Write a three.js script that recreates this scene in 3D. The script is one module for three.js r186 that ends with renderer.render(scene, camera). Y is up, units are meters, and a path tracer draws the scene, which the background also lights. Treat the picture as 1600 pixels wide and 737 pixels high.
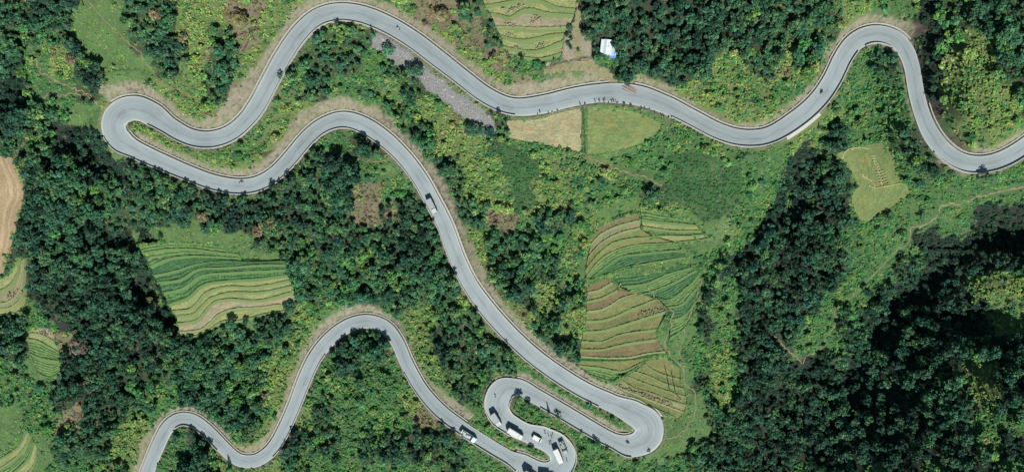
import * as THREE from 'three';
import { mergeGeometries, mergeVertices } from 'three/addons/utils/BufferGeometryUtils.js';
import { RoundedBoxGeometry } from 'three/addons/geometries/RoundedBoxGeometry.js';
import { MarchingCubes } from 'three/addons/objects/MarchingCubes.js';

// ------------------------------------------------------------------ camera, sky, sun, exposure
const S = 0.24, H = 332;                       // metres per photo pixel at elevation 0, camera altitude
const scene = new THREE.Scene();
const camera = new THREE.PerspectiveCamera(2 * Math.atan(368.5 * S / H) * 180 / Math.PI, 1600 / 737, 1, 3000);
camera.position.set(0, H, 0); camera.up.set(0, 0, -1); camera.lookAt(0, 0, 0);
const renderer = new THREE.WebGLRenderer({ antialias: true });
renderer.toneMapping = THREE.LinearToneMapping;
renderer.toneMappingExposure = 1.62;
renderer.shadowMap.enabled = true;
const sunDir = new THREE.Vector3(0.22, Math.tan(50 * Math.PI / 180), 0.975).normalize();
const sun = new THREE.DirectionalLight(new THREE.Color(1.0, 0.97, 0.90), 5);
sun.position.copy(sunDir).multiplyScalar(400); sun.target.position.set(0, 0, 0);
sun.castShadow = true; sun.shadow.mapSize.set(4096, 4096);
Object.assign(sun.shadow.camera, { left: -260, right: 260, top: 180, bottom: -180, near: 1, far: 900 });
scene.add(sun, sun.target);
{ // clear sky, a little hazy towards the horizon
  const w = 128, h = 64, d = new Float32Array(w * h * 4);
  for (let j = 0; j < h; j++) for (let i = 0; i < w; i++) {
    const el = ((j + 0.5) / h - 0.5) * Math.PI, t = Math.max(0, Math.sin(el)), k = Math.pow(1 - t, 3);
    const o = (j * w + i) * 4, g = 0.29;
    d[o] = g * (0.20 + 0.45 * k); d[o + 1] = g * (0.44 + 0.36 * k); d[o + 2] = g * (0.66 + 0.26 * k); d[o + 3] = 1;
  }
  const t = new THREE.DataTexture(d, w, h, THREE.RGBAFormat, THREE.FloatType);
  t.mapping = THREE.EquirectangularReflectionMapping; t.magFilter = THREE.LinearFilter; t.needsUpdate = true;
  scene.background = t; scene.environment = t;
}

// ------------------------------------------------------------------ helpers
let seed = 12345;
function rnd() { seed = (seed + 0x6D2B79F5) | 0; let t = Math.imul(seed ^ (seed >>> 15), 1 | seed); t = (t + Math.imul(t ^ (t >>> 7), 61 | t)) ^ t; return ((t ^ (t >>> 14)) >>> 0) / 4294967296; }
const rr = (a, b) => a + (b - a) * rnd();
const clamp = (x, a, b) => Math.min(b, Math.max(a, x));
const mix = (a, b, t) => a + (b - a) * t;
const smooth = (a, b, x) => { const t = clamp((x - a) / (b - a), 0, 1); return t * t * (3 - 2 * t); };
function hash2(i, j) { let h = Math.imul(i, 374761393) + Math.imul(j, 668265263); h = Math.imul(h ^ (h >>> 13), 1274126177); return ((h ^ (h >>> 16)) >>> 0) / 4294967296; }
function vnoise(x, y) {
  const i = Math.floor(x), j = Math.floor(y); let fx = x - i, fy = y - j; fx = fx * fx * (3 - 2 * fx); fy = fy * fy * (3 - 2 * fy);
  return mix(mix(hash2(i, j), hash2(i + 1, j), fx), mix(hash2(i, j + 1), hash2(i + 1, j + 1), fx), fy);
}
function fbm(x, y, n = 4) { let s = 0, a = 0.5, t = 0; for (let k = 0; k < n; k++) { s += a * vnoise(x, y); t += a; a *= 0.5; x = x * 2.03 + 17.1; y = y * 2.03 + 5.3; } return s / t; }
const inPoly = (p, x, z) => { let c = false; for (let i = 0, j = p.length - 1; i < p.length; j = i++) if ((p[i][1] > z) !== (p[j][1] > z) && x < (p[j][0] - p[i][0]) * (z - p[i][1]) / (p[j][1] - p[i][1]) + p[i][0]) c = !c; return c; };
const used = {};
function numbered(n) { const k = used[n] = (used[n] ?? -1) + 1; return k ? n + '_' + String(k).padStart(3, '0') : n; }
const shadowy = (o) => { o.castShadow = true; o.receiveShadow = true; return o; };
function mesh(name, geo, mat, parent) { const m = shadowy(new THREE.Mesh(geo, mat)); m.name = parent === scene ? numbered(name) : name; parent.add(m); return m; }
function thing(name, label, category, group) { const o = new THREE.Group(); o.name = numbered(name); o.userData = { label, category, kind: 'thing' }; if (group) o.userData.group = group; scene.add(o); return o; }
function structure(name, geo, mat) { const m = mesh(name, geo, mat, scene); m.userData.kind = 'structure'; return m; }
const toWorld = (u, v, e) => [(u - 800) * S * (H - e) / H, (v - 368.5) * S * (H - e) / H];
const toPix = (x, z, e) => [800 + x / (S * (H - e) / H), 368.5 + z / (S * (H - e) / H)];
function surf(nu, nv, f, uvf) { // grid surface, f(i/nu, j/nv) -> [x,y,z]
  const p = [], uv = [], id = [];
  for (let j = 0; j <= nv; j++) for (let i = 0; i <= nu; i++) { p.push(...f(i / nu, j / nv)); uv.push(...(uvf ? uvf(i / nu, j / nv) : [p[p.length - 3], p[p.length - 1]])); }
  for (let j = 0; j < nv; j++) for (let i = 0; i < nu; i++) { const a = j * (nu + 1) + i, b = a + 1, c = a + nu + 1, d = c + 1; id.push(a, c, b, b, c, d); }
  const g = new THREE.BufferGeometry(); g.setAttribute('position', new THREE.Float32BufferAttribute(p, 3)); g.setAttribute('uv', new THREE.Float32BufferAttribute(uv, 2)); g.setIndex(id); g.computeVertexNormals(); return g;
}
function noiseTex(n, f, rep) { // tileable grey texture, f(x,y) in 0..1 using wrapped noise
  const d = new Uint8Array(n * n * 4);
  for (let j = 0; j < n; j++) for (let i = 0; i < n; i++) { const c = f(i / n, j / n), o = (j * n + i) * 4; d[o] = clamp(c[0], 0, 255); d[o + 1] = clamp(c[1], 0, 255); d[o + 2] = clamp(c[2], 0, 255); d[o + 3] = 255; }
  const t = new THREE.DataTexture(d, n, n); t.wrapS = t.wrapT = THREE.RepeatWrapping; t.magFilter = THREE.LinearFilter; t.minFilter = THREE.LinearMipmapLinearFilter; t.generateMipmaps = true; t.colorSpace = THREE.SRGBColorSpace; t.repeat.set(rep[0], rep[1]); t.needsUpdate = true; return t;
}
function wnoise(x, y, k) { // periodic value noise with k cells per tile
  x *= k; y *= k; const i = Math.floor(x), j = Math.floor(y); let fx = x - i, fy = y - j; fx = fx * fx * (3 - 2 * fx); fy = fy * fy * (3 - 2 * fy);
  const m = (a) => ((a % k) + k) % k, h = (a, b) => hash2(m(a) + k * 13, m(b) + k * 7);
  return mix(mix(h(i, j), h(i + 1, j), fx), mix(h(i, j + 1), h(i + 1, j + 1), fx), fy);
}
const wf = (x, y, k) => 0.45 * wnoise(x, y, k) + 0.3 * wnoise(x, y, k * 2) + 0.25 * wnoise(x, y, k * 4);

// ------------------------------------------------------------------ the road's line, traced: u, v, half width (px), elevation
const RP = [[1760, 60, 16, 38], [1690, 140, 16], [1640, 198, 16], [1600, 231, 16, 30], [1571, 248, 16], [1546, 256, 16], [1511, 256, 17], [1481, 240, 17], [1456, 210, 16], [1441, 176, 15], [1432, 141, 15], [1426, 105, 15], [1415, 76, 16], [1396, 59, 17], [1366, 53, 17, 25], [1338, 64, 17], [1318, 90, 17], [1303, 122, 17], [1280, 156, 17], [1245, 187, 17], [1200, 213, 16, 21], [1161, 216, 16], [1126, 207, 16], [1081, 184, 16], [1041, 164, 17], [1001, 150, 18], [966, 145, 18], [930, 146, 17, 16], [890, 153, 17], [850, 163, 17], [800, 167, 16], [761, 151, 16], [721, 121, 16], [681, 90, 17], [641, 60, 17], [601, 37, 17], [561, 22, 17], [525, 19, 17, 9], [495, 28, 17], [465, 56, 17], [440, 94, 17], [420, 131, 17], [402, 165, 17], [381, 192, 16], [356, 211, 16], [326, 219, 16], [296, 215, 16], [266, 199, 17], [236, 178, 18], [208, 168, 19], [184, 177, 20], [175, 197, 19, 3], [186, 219, 18], [214, 236, 17], [251, 253, 16], [291, 270, 15], [331, 285, 15], [371, 292, 15], [402, 288, 15, 0], [430, 272, 15], [455, 246, 15], [480, 216, 15], [505, 196, 15], [536, 187, 16, -3], [566, 195, 16], [601, 218, 16], [631, 247, 15], [656, 280, 15], [676, 316, 15], [694, 351, 15, -7], [713, 402, 15], [731, 440, 15], [757, 478, 16], [797, 523, 16], [835, 558, 16], [875, 587, 16], [915, 611, 16], [956, 630, 17], [991, 646, 19], [1013, 662, 23], [1013, 682, 23, -16], [988, 697, 18], [956, 688, 15], [920, 668, 15], [880, 644, 15], [840, 621, 15], [806, 604, 17], [785, 610, 20], [776, 628, 20, -19], [780, 648, 18], [797, 663, 17], [820, 675, 16], [848, 684, 18], [872, 697, 20], [881, 715, 21, -21.5], [872, 735, 19], [846, 738, 17], [818, 726, 17], [793, 713, 16, -23], [761, 694, 16], [721, 668, 16], [686, 641, 16], [656, 606, 15], [634, 566, 15], [619, 532, 15], [601, 511, 16], [575, 502, 16, -27], [546, 508, 16], [516, 529, 16], [492, 559, 16], [475, 595, 16], [460, 634, 15], [444, 670, 15], [425, 702, 15], [400, 720, 15, -31], [372, 719, 15], [351, 702, 15], [326, 676, 15], [303, 658, 15], [282, 654, 15, -33], [264, 664, 15], [251, 686, 15], [239, 714, 15], [228, 742, 15, -35], [214, 785, 15], [196, 835, 15, -37]];
{ // the traced widths took in the walls: bring each stretch to its carriageway (half width, px)
  let leg = 0; const turns = [[175, 197], [1013, 682], [776, 628], [881, 715]], scale = [0.82, 0.80, 0.78, 0.92, 0.66];
  for (const q of RP) { if (leg < 4 && q[0] === turns[leg][0] && q[1] === turns[leg][1]) leg++; if (q[2] < 18) q[2] *= q[0] > 810 && q[1] > 720 ? 0.9 : scale[leg]; else if (leg === 0 && q[1] < 160) q[2] = 15.5; }
}
{ let last = 0; for (let i = 1; i < RP.length; i++) if (RP[i][3] !== undefined) { const L = [0]; for (let k = last + 1; k <= i; k++) L.push(L[L.length - 1] + Math.hypot(RP[k][0] - RP[k - 1][0], RP[k][1] - RP[k - 1][1])); for (let k = last + 1; k < i; k++) RP[k][3] = mix(RP[last][3], RP[i][3], L[k - last] / L[L.length - 1]); last = i; } }
const road = []; // {x,z,e,hw,tx,tz,nx,nz,s,u,v}
{
  const c1 = new THREE.CatmullRomCurve3(RP.map((p) => new THREE.Vector3(p[0], p[1], p[3])), false, 'centripetal');
  const dense = [], N = RP.length - 1, K = 60;
  for (let i = 0; i <= N * K; i++) { const t = i / (N * K), p = c1.getPoint(t), a = Math.min(N - 1, Math.floor(t * N)), f = t * N - a; const hw = mix(RP[a][2], RP[a + 1][2], smooth(0, 1, f)); const [x, z] = toWorld(p.x, p.y, p.z); dense.push([x, z, p.z, hw * S * (H - p.z) / H, p.x, p.y]); }
  let acc = 0, next = 0, s = 0;
  for (let i = 0; i < dense.length; i++) { if (i) { acc += Math.hypot(dense[i][0] - dense[i - 1][0], dense[i][1] - dense[i - 1][1]); } if (acc >= next) { const d = dense[i]; road.push({ x: d[0], z: d[1], e: d[2], hw: d[3], u: d[4], v: d[5], s: acc }); next += 0.7; } }
  for (let pass = 0; pass < 12; pass++) { const es = road.map((r) => r.e), xs = road.map((r) => r.x), zs = road.map((r) => r.z); for (let i = 1; i < road.length - 1; i++) { road[i].e = (es[i - 1] + 2 * es[i] + es[i + 1]) / 4; road[i].x = (xs[i - 1] + 2 * xs[i] + xs[i + 1]) / 4; road[i].z = (zs[i - 1] + 2 * zs[i] + zs[i + 1]) / 4; } }
  for (let i = 0; i < road.length; i++) { const a = road[Math.max(0, i - 1)], b = road[Math.min(road.length - 1, i + 1)], l = Math.hypot(b.x - a.x, b.z - a.z); const r = road[i]; r.tx = (b.x - a.x) / l; r.tz = (b.z - a.z) / l; r.nx = -r.tz; r.nz = r.tx; }
}
const idx = (u, v) => { let b = 0, bd = 1e9; road.forEach((r, i) => { const d = (r.u - u) ** 2 + (r.v - v) ** 2; if (d < bd) { bd = d; b = i; } }); return b; };
const RH = new Map(), RC = 12;
road.forEach((r, i) => { const k = Math.floor(r.x / RC) + ',' + Math.floor(r.z / RC); if (!RH.has(k)) RH.set(k, []); RH.get(k).push(i); });
const legEnds = [0, idx(175, 197), idx(1018, 672), idx(776, 628), idx(881, 715), road.length];
const legOf = (i) => { for (let k = 1; k < legEnds.length; k++) if (i < legEnds[k]) return k - 1; return 4; };
// nearest sample on each stretch of road within ~12 m: [{d: distance from the road edge, side, i}]
function nearRoad(x, z) {
  const best = {}, ci = Math.floor(x / RC), cj = Math.floor(z / RC);
  for (let a = -1; a <= 1; a++) for (let b = -1; b <= 1; b++) { const l = RH.get((ci + a) + ',' + (cj + b)); if (l) for (const i of l) { const r = road[i], q = Math.hypot(x - r.x, z - r.z) - r.hw, g = legOf(i); if (!best[g] || q < best[g].d) best[g] = { d: q, i }; } }
  const out = Object.values(best); for (const o of out) { const r = road[o.i]; o.side = (x - r.x) * r.nx + (z - r.z) * r.nz > 0 ? 1 : -1; }
  return out.sort((p, q) => p.d - q.d);
}
// which edge has an open drain under a cut bank, which a low parapet: [side, from, to, label]
const DRAINS = [
  [1, [1700, 130], [1438, 165], 'open concrete drain along the foot of the shaded cutting'],
  [1, [1412, 72], [988, 148], 'open concrete drain above the road between the cutting and the timber pile'],
  [1, [952, 144], [186, 176], 'long open concrete drain above the uppermost road down to the grassy hairpin'],
  [-1, [186, 219], [1012, 662], 'long open concrete drain on the bank side of the middle road'],
  [1, [1002, 692], [806, 604], 'open concrete drain beside the narrow green strip between two roads'],
  [1, [868, 735], [800, 716], 'short open drain round the tip of the small island by the parked trucks'],
  [1, [724, 670], [198, 830], 'long open concrete drain on the bank side of the lowest road']];
const PARAPETS = [
  [-1, [1700, 130], [1470, 228], 'low concrete parapet on the outer edge of the bend past the cutting'],
  [-1, [1400, 62], [1345, 60], 'short low concrete parapet inside the rounded top bend beside a tree'],
  [-1, [1332, 70], [1056, 171], 'low concrete parapet on the outer edge above the dark forest'],
  [-1, [806, 167], [238, 179], 'long low concrete parapet on the outer edge of the uppermost road'],
  [1, [178, 208], [940, 623], 'long low concrete parapet on the outer edge of the middle road'],
  [-1, [985, 697], [850, 626], 'low concrete parapet with bushes behind, above the parked trucks'],
  [-1, [806, 604], [840, 682], 'low concrete parapet curling round the bushy island by the parked trucks'],
  [1, [784, 610], [806, 668], 'low concrete parapet on the outside of the hairpin with grey truck'],
  [-1, [852, 686], [876, 730], 'low concrete parapet round the outside of the lowest hairpin'],
  [-1, [812, 723], [640, 578], 'low concrete parapet beside the truck with a pale teal cab'],
  [-1, [500, 548], [420, 707], 'low concrete parapet on the straight of the lowest road'],
  [-1, [345, 696], [268, 662], 'low concrete parapet inside the last bend of the lowest road']];
for (const l of [DRAINS, PARAPETS]) for (const f of l) { f.a = idx(...f[1]); f.b = idx(...f[2]); }
const drainSide = (i, side) => DRAINS.some((f) => f[0] === side && i >= f.a && i <= f.b);

// ------------------------------------------------------------------ the lie of the land: a thin-plate spline through the road and spot heights
const CP = [[30, 30, 14], [200, 60, 16], [330, 60, 15], [120, 150, 5], [60, 240, -2], [60, 340, -8], [20, 400, -10], [150, 400, -13], [60, 560, -22], [20, 700, -30], [150, 650, -28], [250, 500, -18], [340, 440, -12], [340, 390, -8], [450, 420, -13], [430, 510, -20], [560, 300, -7], [660, 150, 7], [740, 200, 7], [850, 50, 23], [850, 100, 19], [1000, 50, 26], [1100, 50, 31], [1200, 80, 30], [1300, 30, 31], [1440, 10, 36], [1530, 60, 42], [1530, 150, 40], [1600, 100, 44], [1490, 120, 37], [1480, 60, 38], [860, 210, 13], [980, 210, 14], [1000, 290, 7], [1100, 290, 10], [850, 350, 3], [800, 420, -4], [950, 400, -1], [1050, 400, 0], [1000, 500, -8], [1000, 570, -12], [1060, 620, -15], [1090, 480, -7], [1370, 180, 17], [1370, 290, 10], [1280, 250, 9], [1220, 270, 10], [1200, 400, -5], [1150, 550, -17], [1120, 700, -26], [1300, 400, -1], [1300, 500, -7], [1260, 560, -11], [1430, 350, 7], [1540, 310, 11], [1600, 290, 14], [1600, 380, -5], [1500, 430, -11], [1400, 490, -16], [1310, 600, -25], [1230, 737, -34], [1600, 448, 9], [1550, 440, 3], [1600, 505, 2], [1545, 505, -3], [1500, 550, 1], [1400, 630, -4], [1600, 600, 15], [1500, 680, 9], [1400, 737, 0], [1660, 737, 24], [560, 600, -29], [560, 737, -37], [700, 737, -34], [400, 800, -42], [950, 737, -24], [1010, 760, -26], [800, 800, -34], [-80, 100, 8], [-80, 450, -14], [-80, 750, -34], [1720, 320, 18], [1720, 40, 50], [800, -80, 32], [400, -80, 25], [1200, -80, 41], [1640, 850, 32], [1300, 850, -10]];
let tps;
{
  const P = CP.map(([u, v, e]) => [...toWorld(u, v, e), e]);
  for (let i = 0; i < road.length; i += 24) P.push([road[i].x, road[i].z, road[i].e]);
  const n = P.length, m = n + 3, A = Array.from({ length: m }, () => new Float64Array(m + 1));
  const U = (r2) => r2 < 1e-9 ? 0 : r2 * Math.log(r2);
  for (let i = 0; i < n; i++) { for (let j = 0; j < n; j++) A[i][j] = U(((P[i][0] - P[j][0]) ** 2 + (P[i][1] - P[j][1]) ** 2) / 1e4); A[i][i] += i < CP.length ? 0.03 : 0.004; A[i][n] = A[n][i] = 1; A[i][n + 1] = A[n + 1][i] = P[i][0] / 100; A[i][n + 2] = A[n + 2][i] = P[i][1] / 100; A[i][m] = P[i][2]; }
  for (let c = 0; c < m; c++) { let p = c; for (let r = c + 1; r < m; r++) if (Math.abs(A[r][c]) > Math.abs(A[p][c])) p = r; [A[c], A[p]] = [A[p], A[c]]; for (let r = c + 1; r < m; r++) { const f = A[r][c] / A[c][c]; if (f) for (let k = c; k <= m; k++) A[r][k] -= f * A[c][k]; } }
  const w = new Float64Array(m); for (let c = m - 1; c >= 0; c--) { let s = A[c][m]; for (let k = c + 1; k < m; k++) s -= A[c][k] * w[k]; w[c] = s / A[c][c]; }
  tps = (x, z) => { let s = w[n] + w[n + 1] * x / 100 + w[n + 2] * z / 100; for (let i = 0; i < n; i++) s += w[i] * U(((x - P[i][0]) ** 2 + (z - P[i][1]) ** 2) / 1e4); return s; };
}
const X0 = -240, X1 = 240, Z0 = -126, Z1 = 126, CG = 4, CN = Math.round((X1 - X0) / CG), CM = Math.round((Z1 - Z0) / CG);
const coarse = new Float32Array((CN + 3) * (CM + 3));
for (let j = 0; j < CM + 3; j++) for (let i = 0; i < CN + 3; i++) coarse[j * (CN + 3) + i] = clamp(tps(X0 + (i - 1) * CG, Z0 + (j - 1) * CG), -60, 70);
const cub = (a, b, c, d, t) => b + 0.5 * t * (c - a + t * (2 * a - 5 * b + 4 * c - d + t * (3 * (b - c) + d - a)));
function hBase(x, z) {
  const fx = clamp((x - X0) / CG, 0, CN - 0.001), fz = clamp((z - Z0) / CG, 0, CM - 0.001), i = Math.floor(fx), j = Math.floor(fz), a = fx - i, b = fz - j, W = CN + 3, r = [];
  for (let k = 0; k < 4; k++) { const o = (Math.min(j + k, CM + 2)) * W, q = (n) => coarse[o + Math.min(i + n, CN + 2)]; r.push(cub(q(0), q(1), q(2), q(3), a)); }
  return cub(...r, b);
}
// a photo pixel seen on the bare land
function ground(u, v, hf = hBase) { let e = 0, x, z; for (let k = 0; k < 12; k++) { [x, z] = toWorld(u, v, e); e = mix(e, hf(x, z), 0.8); } return [x, z, e]; }
const line = (pts, n = 40) => { // smooth polyline of ground points
  const c = new THREE.CatmullRomCurve3(pts.map(([u, v]) => { const g = ground(u, v); return new THREE.Vector3(g[0], 0, g[1]); }), false, 'centripetal');
  return c.getSpacedPoints(n).map((p) => [p.x, p.z]);
};
// ------------------------------------------------------------------ land cover, 40 px to a letter (D/F forest, M bush, Y yellow-green bush, B dry scrub, G grass, C crop, X ravine with shade painted in)
const COVER = [
  'FDDGGFFYYBYYYYMYBBFGGGDDDDDDDDFFFYMMXFDF', 'FFDGGFDYFBYMFFFMYYBFGGDDDDDDDDFFFYMMXMYF', 'DMYDGGFYFYYFFFMFYYYBMMGMDDDDYFYFMMFFXYYF', 'XMMFGFYYFBYYFMMYFYYYBBYYYYYYYYMMYMMMXYMF', 'DFMGYYYYYYYYYYYFYYYFGGGGGGYYYYYYYMMMYMYY', 'FFXXGGYYMMYYMMDFFYFFMMGGGMMMMMYYDMMFFYYY', 'DDDXXDGYYYFFFDMGFFYMCMMYMMCCCMMXDGGMFMMM', 'DFFFFFFFDMFDFDBMFFFMCFYMMFCCCMMXDGGMMMMM', 'DDDDFFFFFDDDFFBDFFFBFDYGGMMYYFXDDMMMMMXX',
  'DDDDXGGGGGFFDDFDDFMFFFFGGGGMMDDDFMMMXXDX', 'DDDDDXGGGGGDFFFDDFYFFFFGGGGMDDDDFMMFXXDD', 'DDDDDXGGGGGFFFFFFFYFDFFGGGGDMDDFMMDDXDMY', 'DMDDDDXGGGDYMMMMYFFYYFFGGGMDMDFMMFXDDXXY', 'DGBDDDDDFFFYFDDYYDFFYFFGGGMMMDFMMDXDDDFD', 'MGDDDDFDDFFYMDMMYFFFMFFGGGGMMDDXFXDDDFYF', 'MMDDDFMDFFFYMMMMYFFFMMMGGGGFMDXDFXDXDFYD', 'GMBDFMMDFFYYFMMMBFMMMMMMGGGFFDDFDDDDDFMM', 'GGFFFYMDYYYDFMFDDFMMMMMMGGGFFDDFDXDDDDMX', 'GGMMFYMDDYYFMMMMMFMMMMMMMMMFFDFMDFMDMDDM'].map((r) => r.split(''));
// the dark evergreen forest (K), much of its shade painted into the leaves, and lighter scrub in the middle
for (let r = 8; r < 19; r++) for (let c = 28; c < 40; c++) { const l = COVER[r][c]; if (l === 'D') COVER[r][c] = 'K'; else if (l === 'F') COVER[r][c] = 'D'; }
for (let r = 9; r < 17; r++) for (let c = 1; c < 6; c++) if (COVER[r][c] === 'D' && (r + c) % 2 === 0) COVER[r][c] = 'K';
for (const [r, c, l] of [[8, 20, 'M'], [8, 21, 'F'], [9, 21, 'M'], [9, 22, 'Y'], [10, 22, 'Y'], [11, 21, 'Y'], [12, 21, 'F'], [12, 22, 'Y'], [7, 21, 'Y'], [6, 21, 'Y'], [6, 22, 'Y'], [7, 18, 'Y'], [7, 19, 'Y'], [6, 19, 'Y'], [5, 18, 'Y'], [5, 17, 'Y'], [9, 18, 'Y'], [8, 26, 'Y'], [8, 27, 'Y'], [8, 28, 'Y']]) COVER[r][c] = l;
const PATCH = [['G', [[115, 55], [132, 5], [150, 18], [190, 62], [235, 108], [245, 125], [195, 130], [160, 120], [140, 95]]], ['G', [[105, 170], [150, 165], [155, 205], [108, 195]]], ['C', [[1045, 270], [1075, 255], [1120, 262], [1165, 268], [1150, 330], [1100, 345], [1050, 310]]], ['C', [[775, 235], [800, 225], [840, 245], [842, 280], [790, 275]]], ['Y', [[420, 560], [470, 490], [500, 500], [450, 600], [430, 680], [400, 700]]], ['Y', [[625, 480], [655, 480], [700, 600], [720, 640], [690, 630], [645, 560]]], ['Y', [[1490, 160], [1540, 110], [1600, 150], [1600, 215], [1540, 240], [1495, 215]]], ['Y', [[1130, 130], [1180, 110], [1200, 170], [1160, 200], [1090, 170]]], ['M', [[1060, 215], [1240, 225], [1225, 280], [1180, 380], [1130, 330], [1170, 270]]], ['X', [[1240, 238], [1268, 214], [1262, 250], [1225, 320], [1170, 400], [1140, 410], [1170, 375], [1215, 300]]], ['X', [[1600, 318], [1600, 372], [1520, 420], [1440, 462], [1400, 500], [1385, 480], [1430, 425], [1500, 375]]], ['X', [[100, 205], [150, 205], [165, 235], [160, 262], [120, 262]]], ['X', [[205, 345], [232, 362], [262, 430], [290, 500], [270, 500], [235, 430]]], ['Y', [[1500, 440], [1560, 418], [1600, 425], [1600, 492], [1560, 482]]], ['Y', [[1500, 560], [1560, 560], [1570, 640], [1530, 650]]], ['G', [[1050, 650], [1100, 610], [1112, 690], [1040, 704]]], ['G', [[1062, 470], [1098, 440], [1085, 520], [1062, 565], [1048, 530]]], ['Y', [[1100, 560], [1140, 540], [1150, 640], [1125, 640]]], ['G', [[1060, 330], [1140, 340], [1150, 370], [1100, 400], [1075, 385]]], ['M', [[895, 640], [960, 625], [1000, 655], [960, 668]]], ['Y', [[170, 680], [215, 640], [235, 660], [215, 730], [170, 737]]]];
function coverAt(x, z, e, jit = 1) {
  let [u, v] = toPix(x, z, e); const ju = u + jit * 12 * (fbm(x * 0.3, z * 0.3, 2) - 0.5), jv = v + jit * 12 * (fbm(x * 0.3 + 20, z * 0.3, 2) - 0.5); for (const [c, P] of PATCH) if (inPoly(P, ju, jv)) return c;
  u += jit * (46 * (fbm(x * 0.09, z * 0.09, 3) - 0.5) + 14 * (vnoise(x * 0.5, z * 0.5) - 0.5)); v += jit * (46 * (fbm(x * 0.09 + 70, z * 0.09 + 30, 3) - 0.5) + 14 * (vnoise(x * 0.5 + 9, z * 0.5 + 9) - 0.5));
  return COVER[clamp(Math.floor(v / 40), 0, 18)][clamp(Math.floor(u / 40), 0, 39)];
}
// ravines, sunk to deepen the shade: the X letters, softened, on a 4 m grid
let ravGrid = null;
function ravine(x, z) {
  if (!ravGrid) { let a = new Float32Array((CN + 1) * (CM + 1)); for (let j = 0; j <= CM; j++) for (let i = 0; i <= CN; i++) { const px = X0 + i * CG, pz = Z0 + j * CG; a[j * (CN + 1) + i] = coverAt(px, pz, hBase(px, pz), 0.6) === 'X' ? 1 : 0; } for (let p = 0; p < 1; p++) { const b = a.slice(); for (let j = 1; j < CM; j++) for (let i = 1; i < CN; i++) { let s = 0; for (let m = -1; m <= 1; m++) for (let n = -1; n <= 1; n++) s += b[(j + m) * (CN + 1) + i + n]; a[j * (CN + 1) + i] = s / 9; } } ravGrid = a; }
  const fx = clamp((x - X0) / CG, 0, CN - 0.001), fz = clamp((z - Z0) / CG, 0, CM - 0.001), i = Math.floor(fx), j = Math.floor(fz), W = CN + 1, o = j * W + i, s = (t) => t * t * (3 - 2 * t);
  return mix(mix(ravGrid[o], ravGrid[o + 1], s(fx - i)), mix(ravGrid[o + W], ravGrid[o + W + 1], s(fx - i)), s(fz - j));
}

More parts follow.
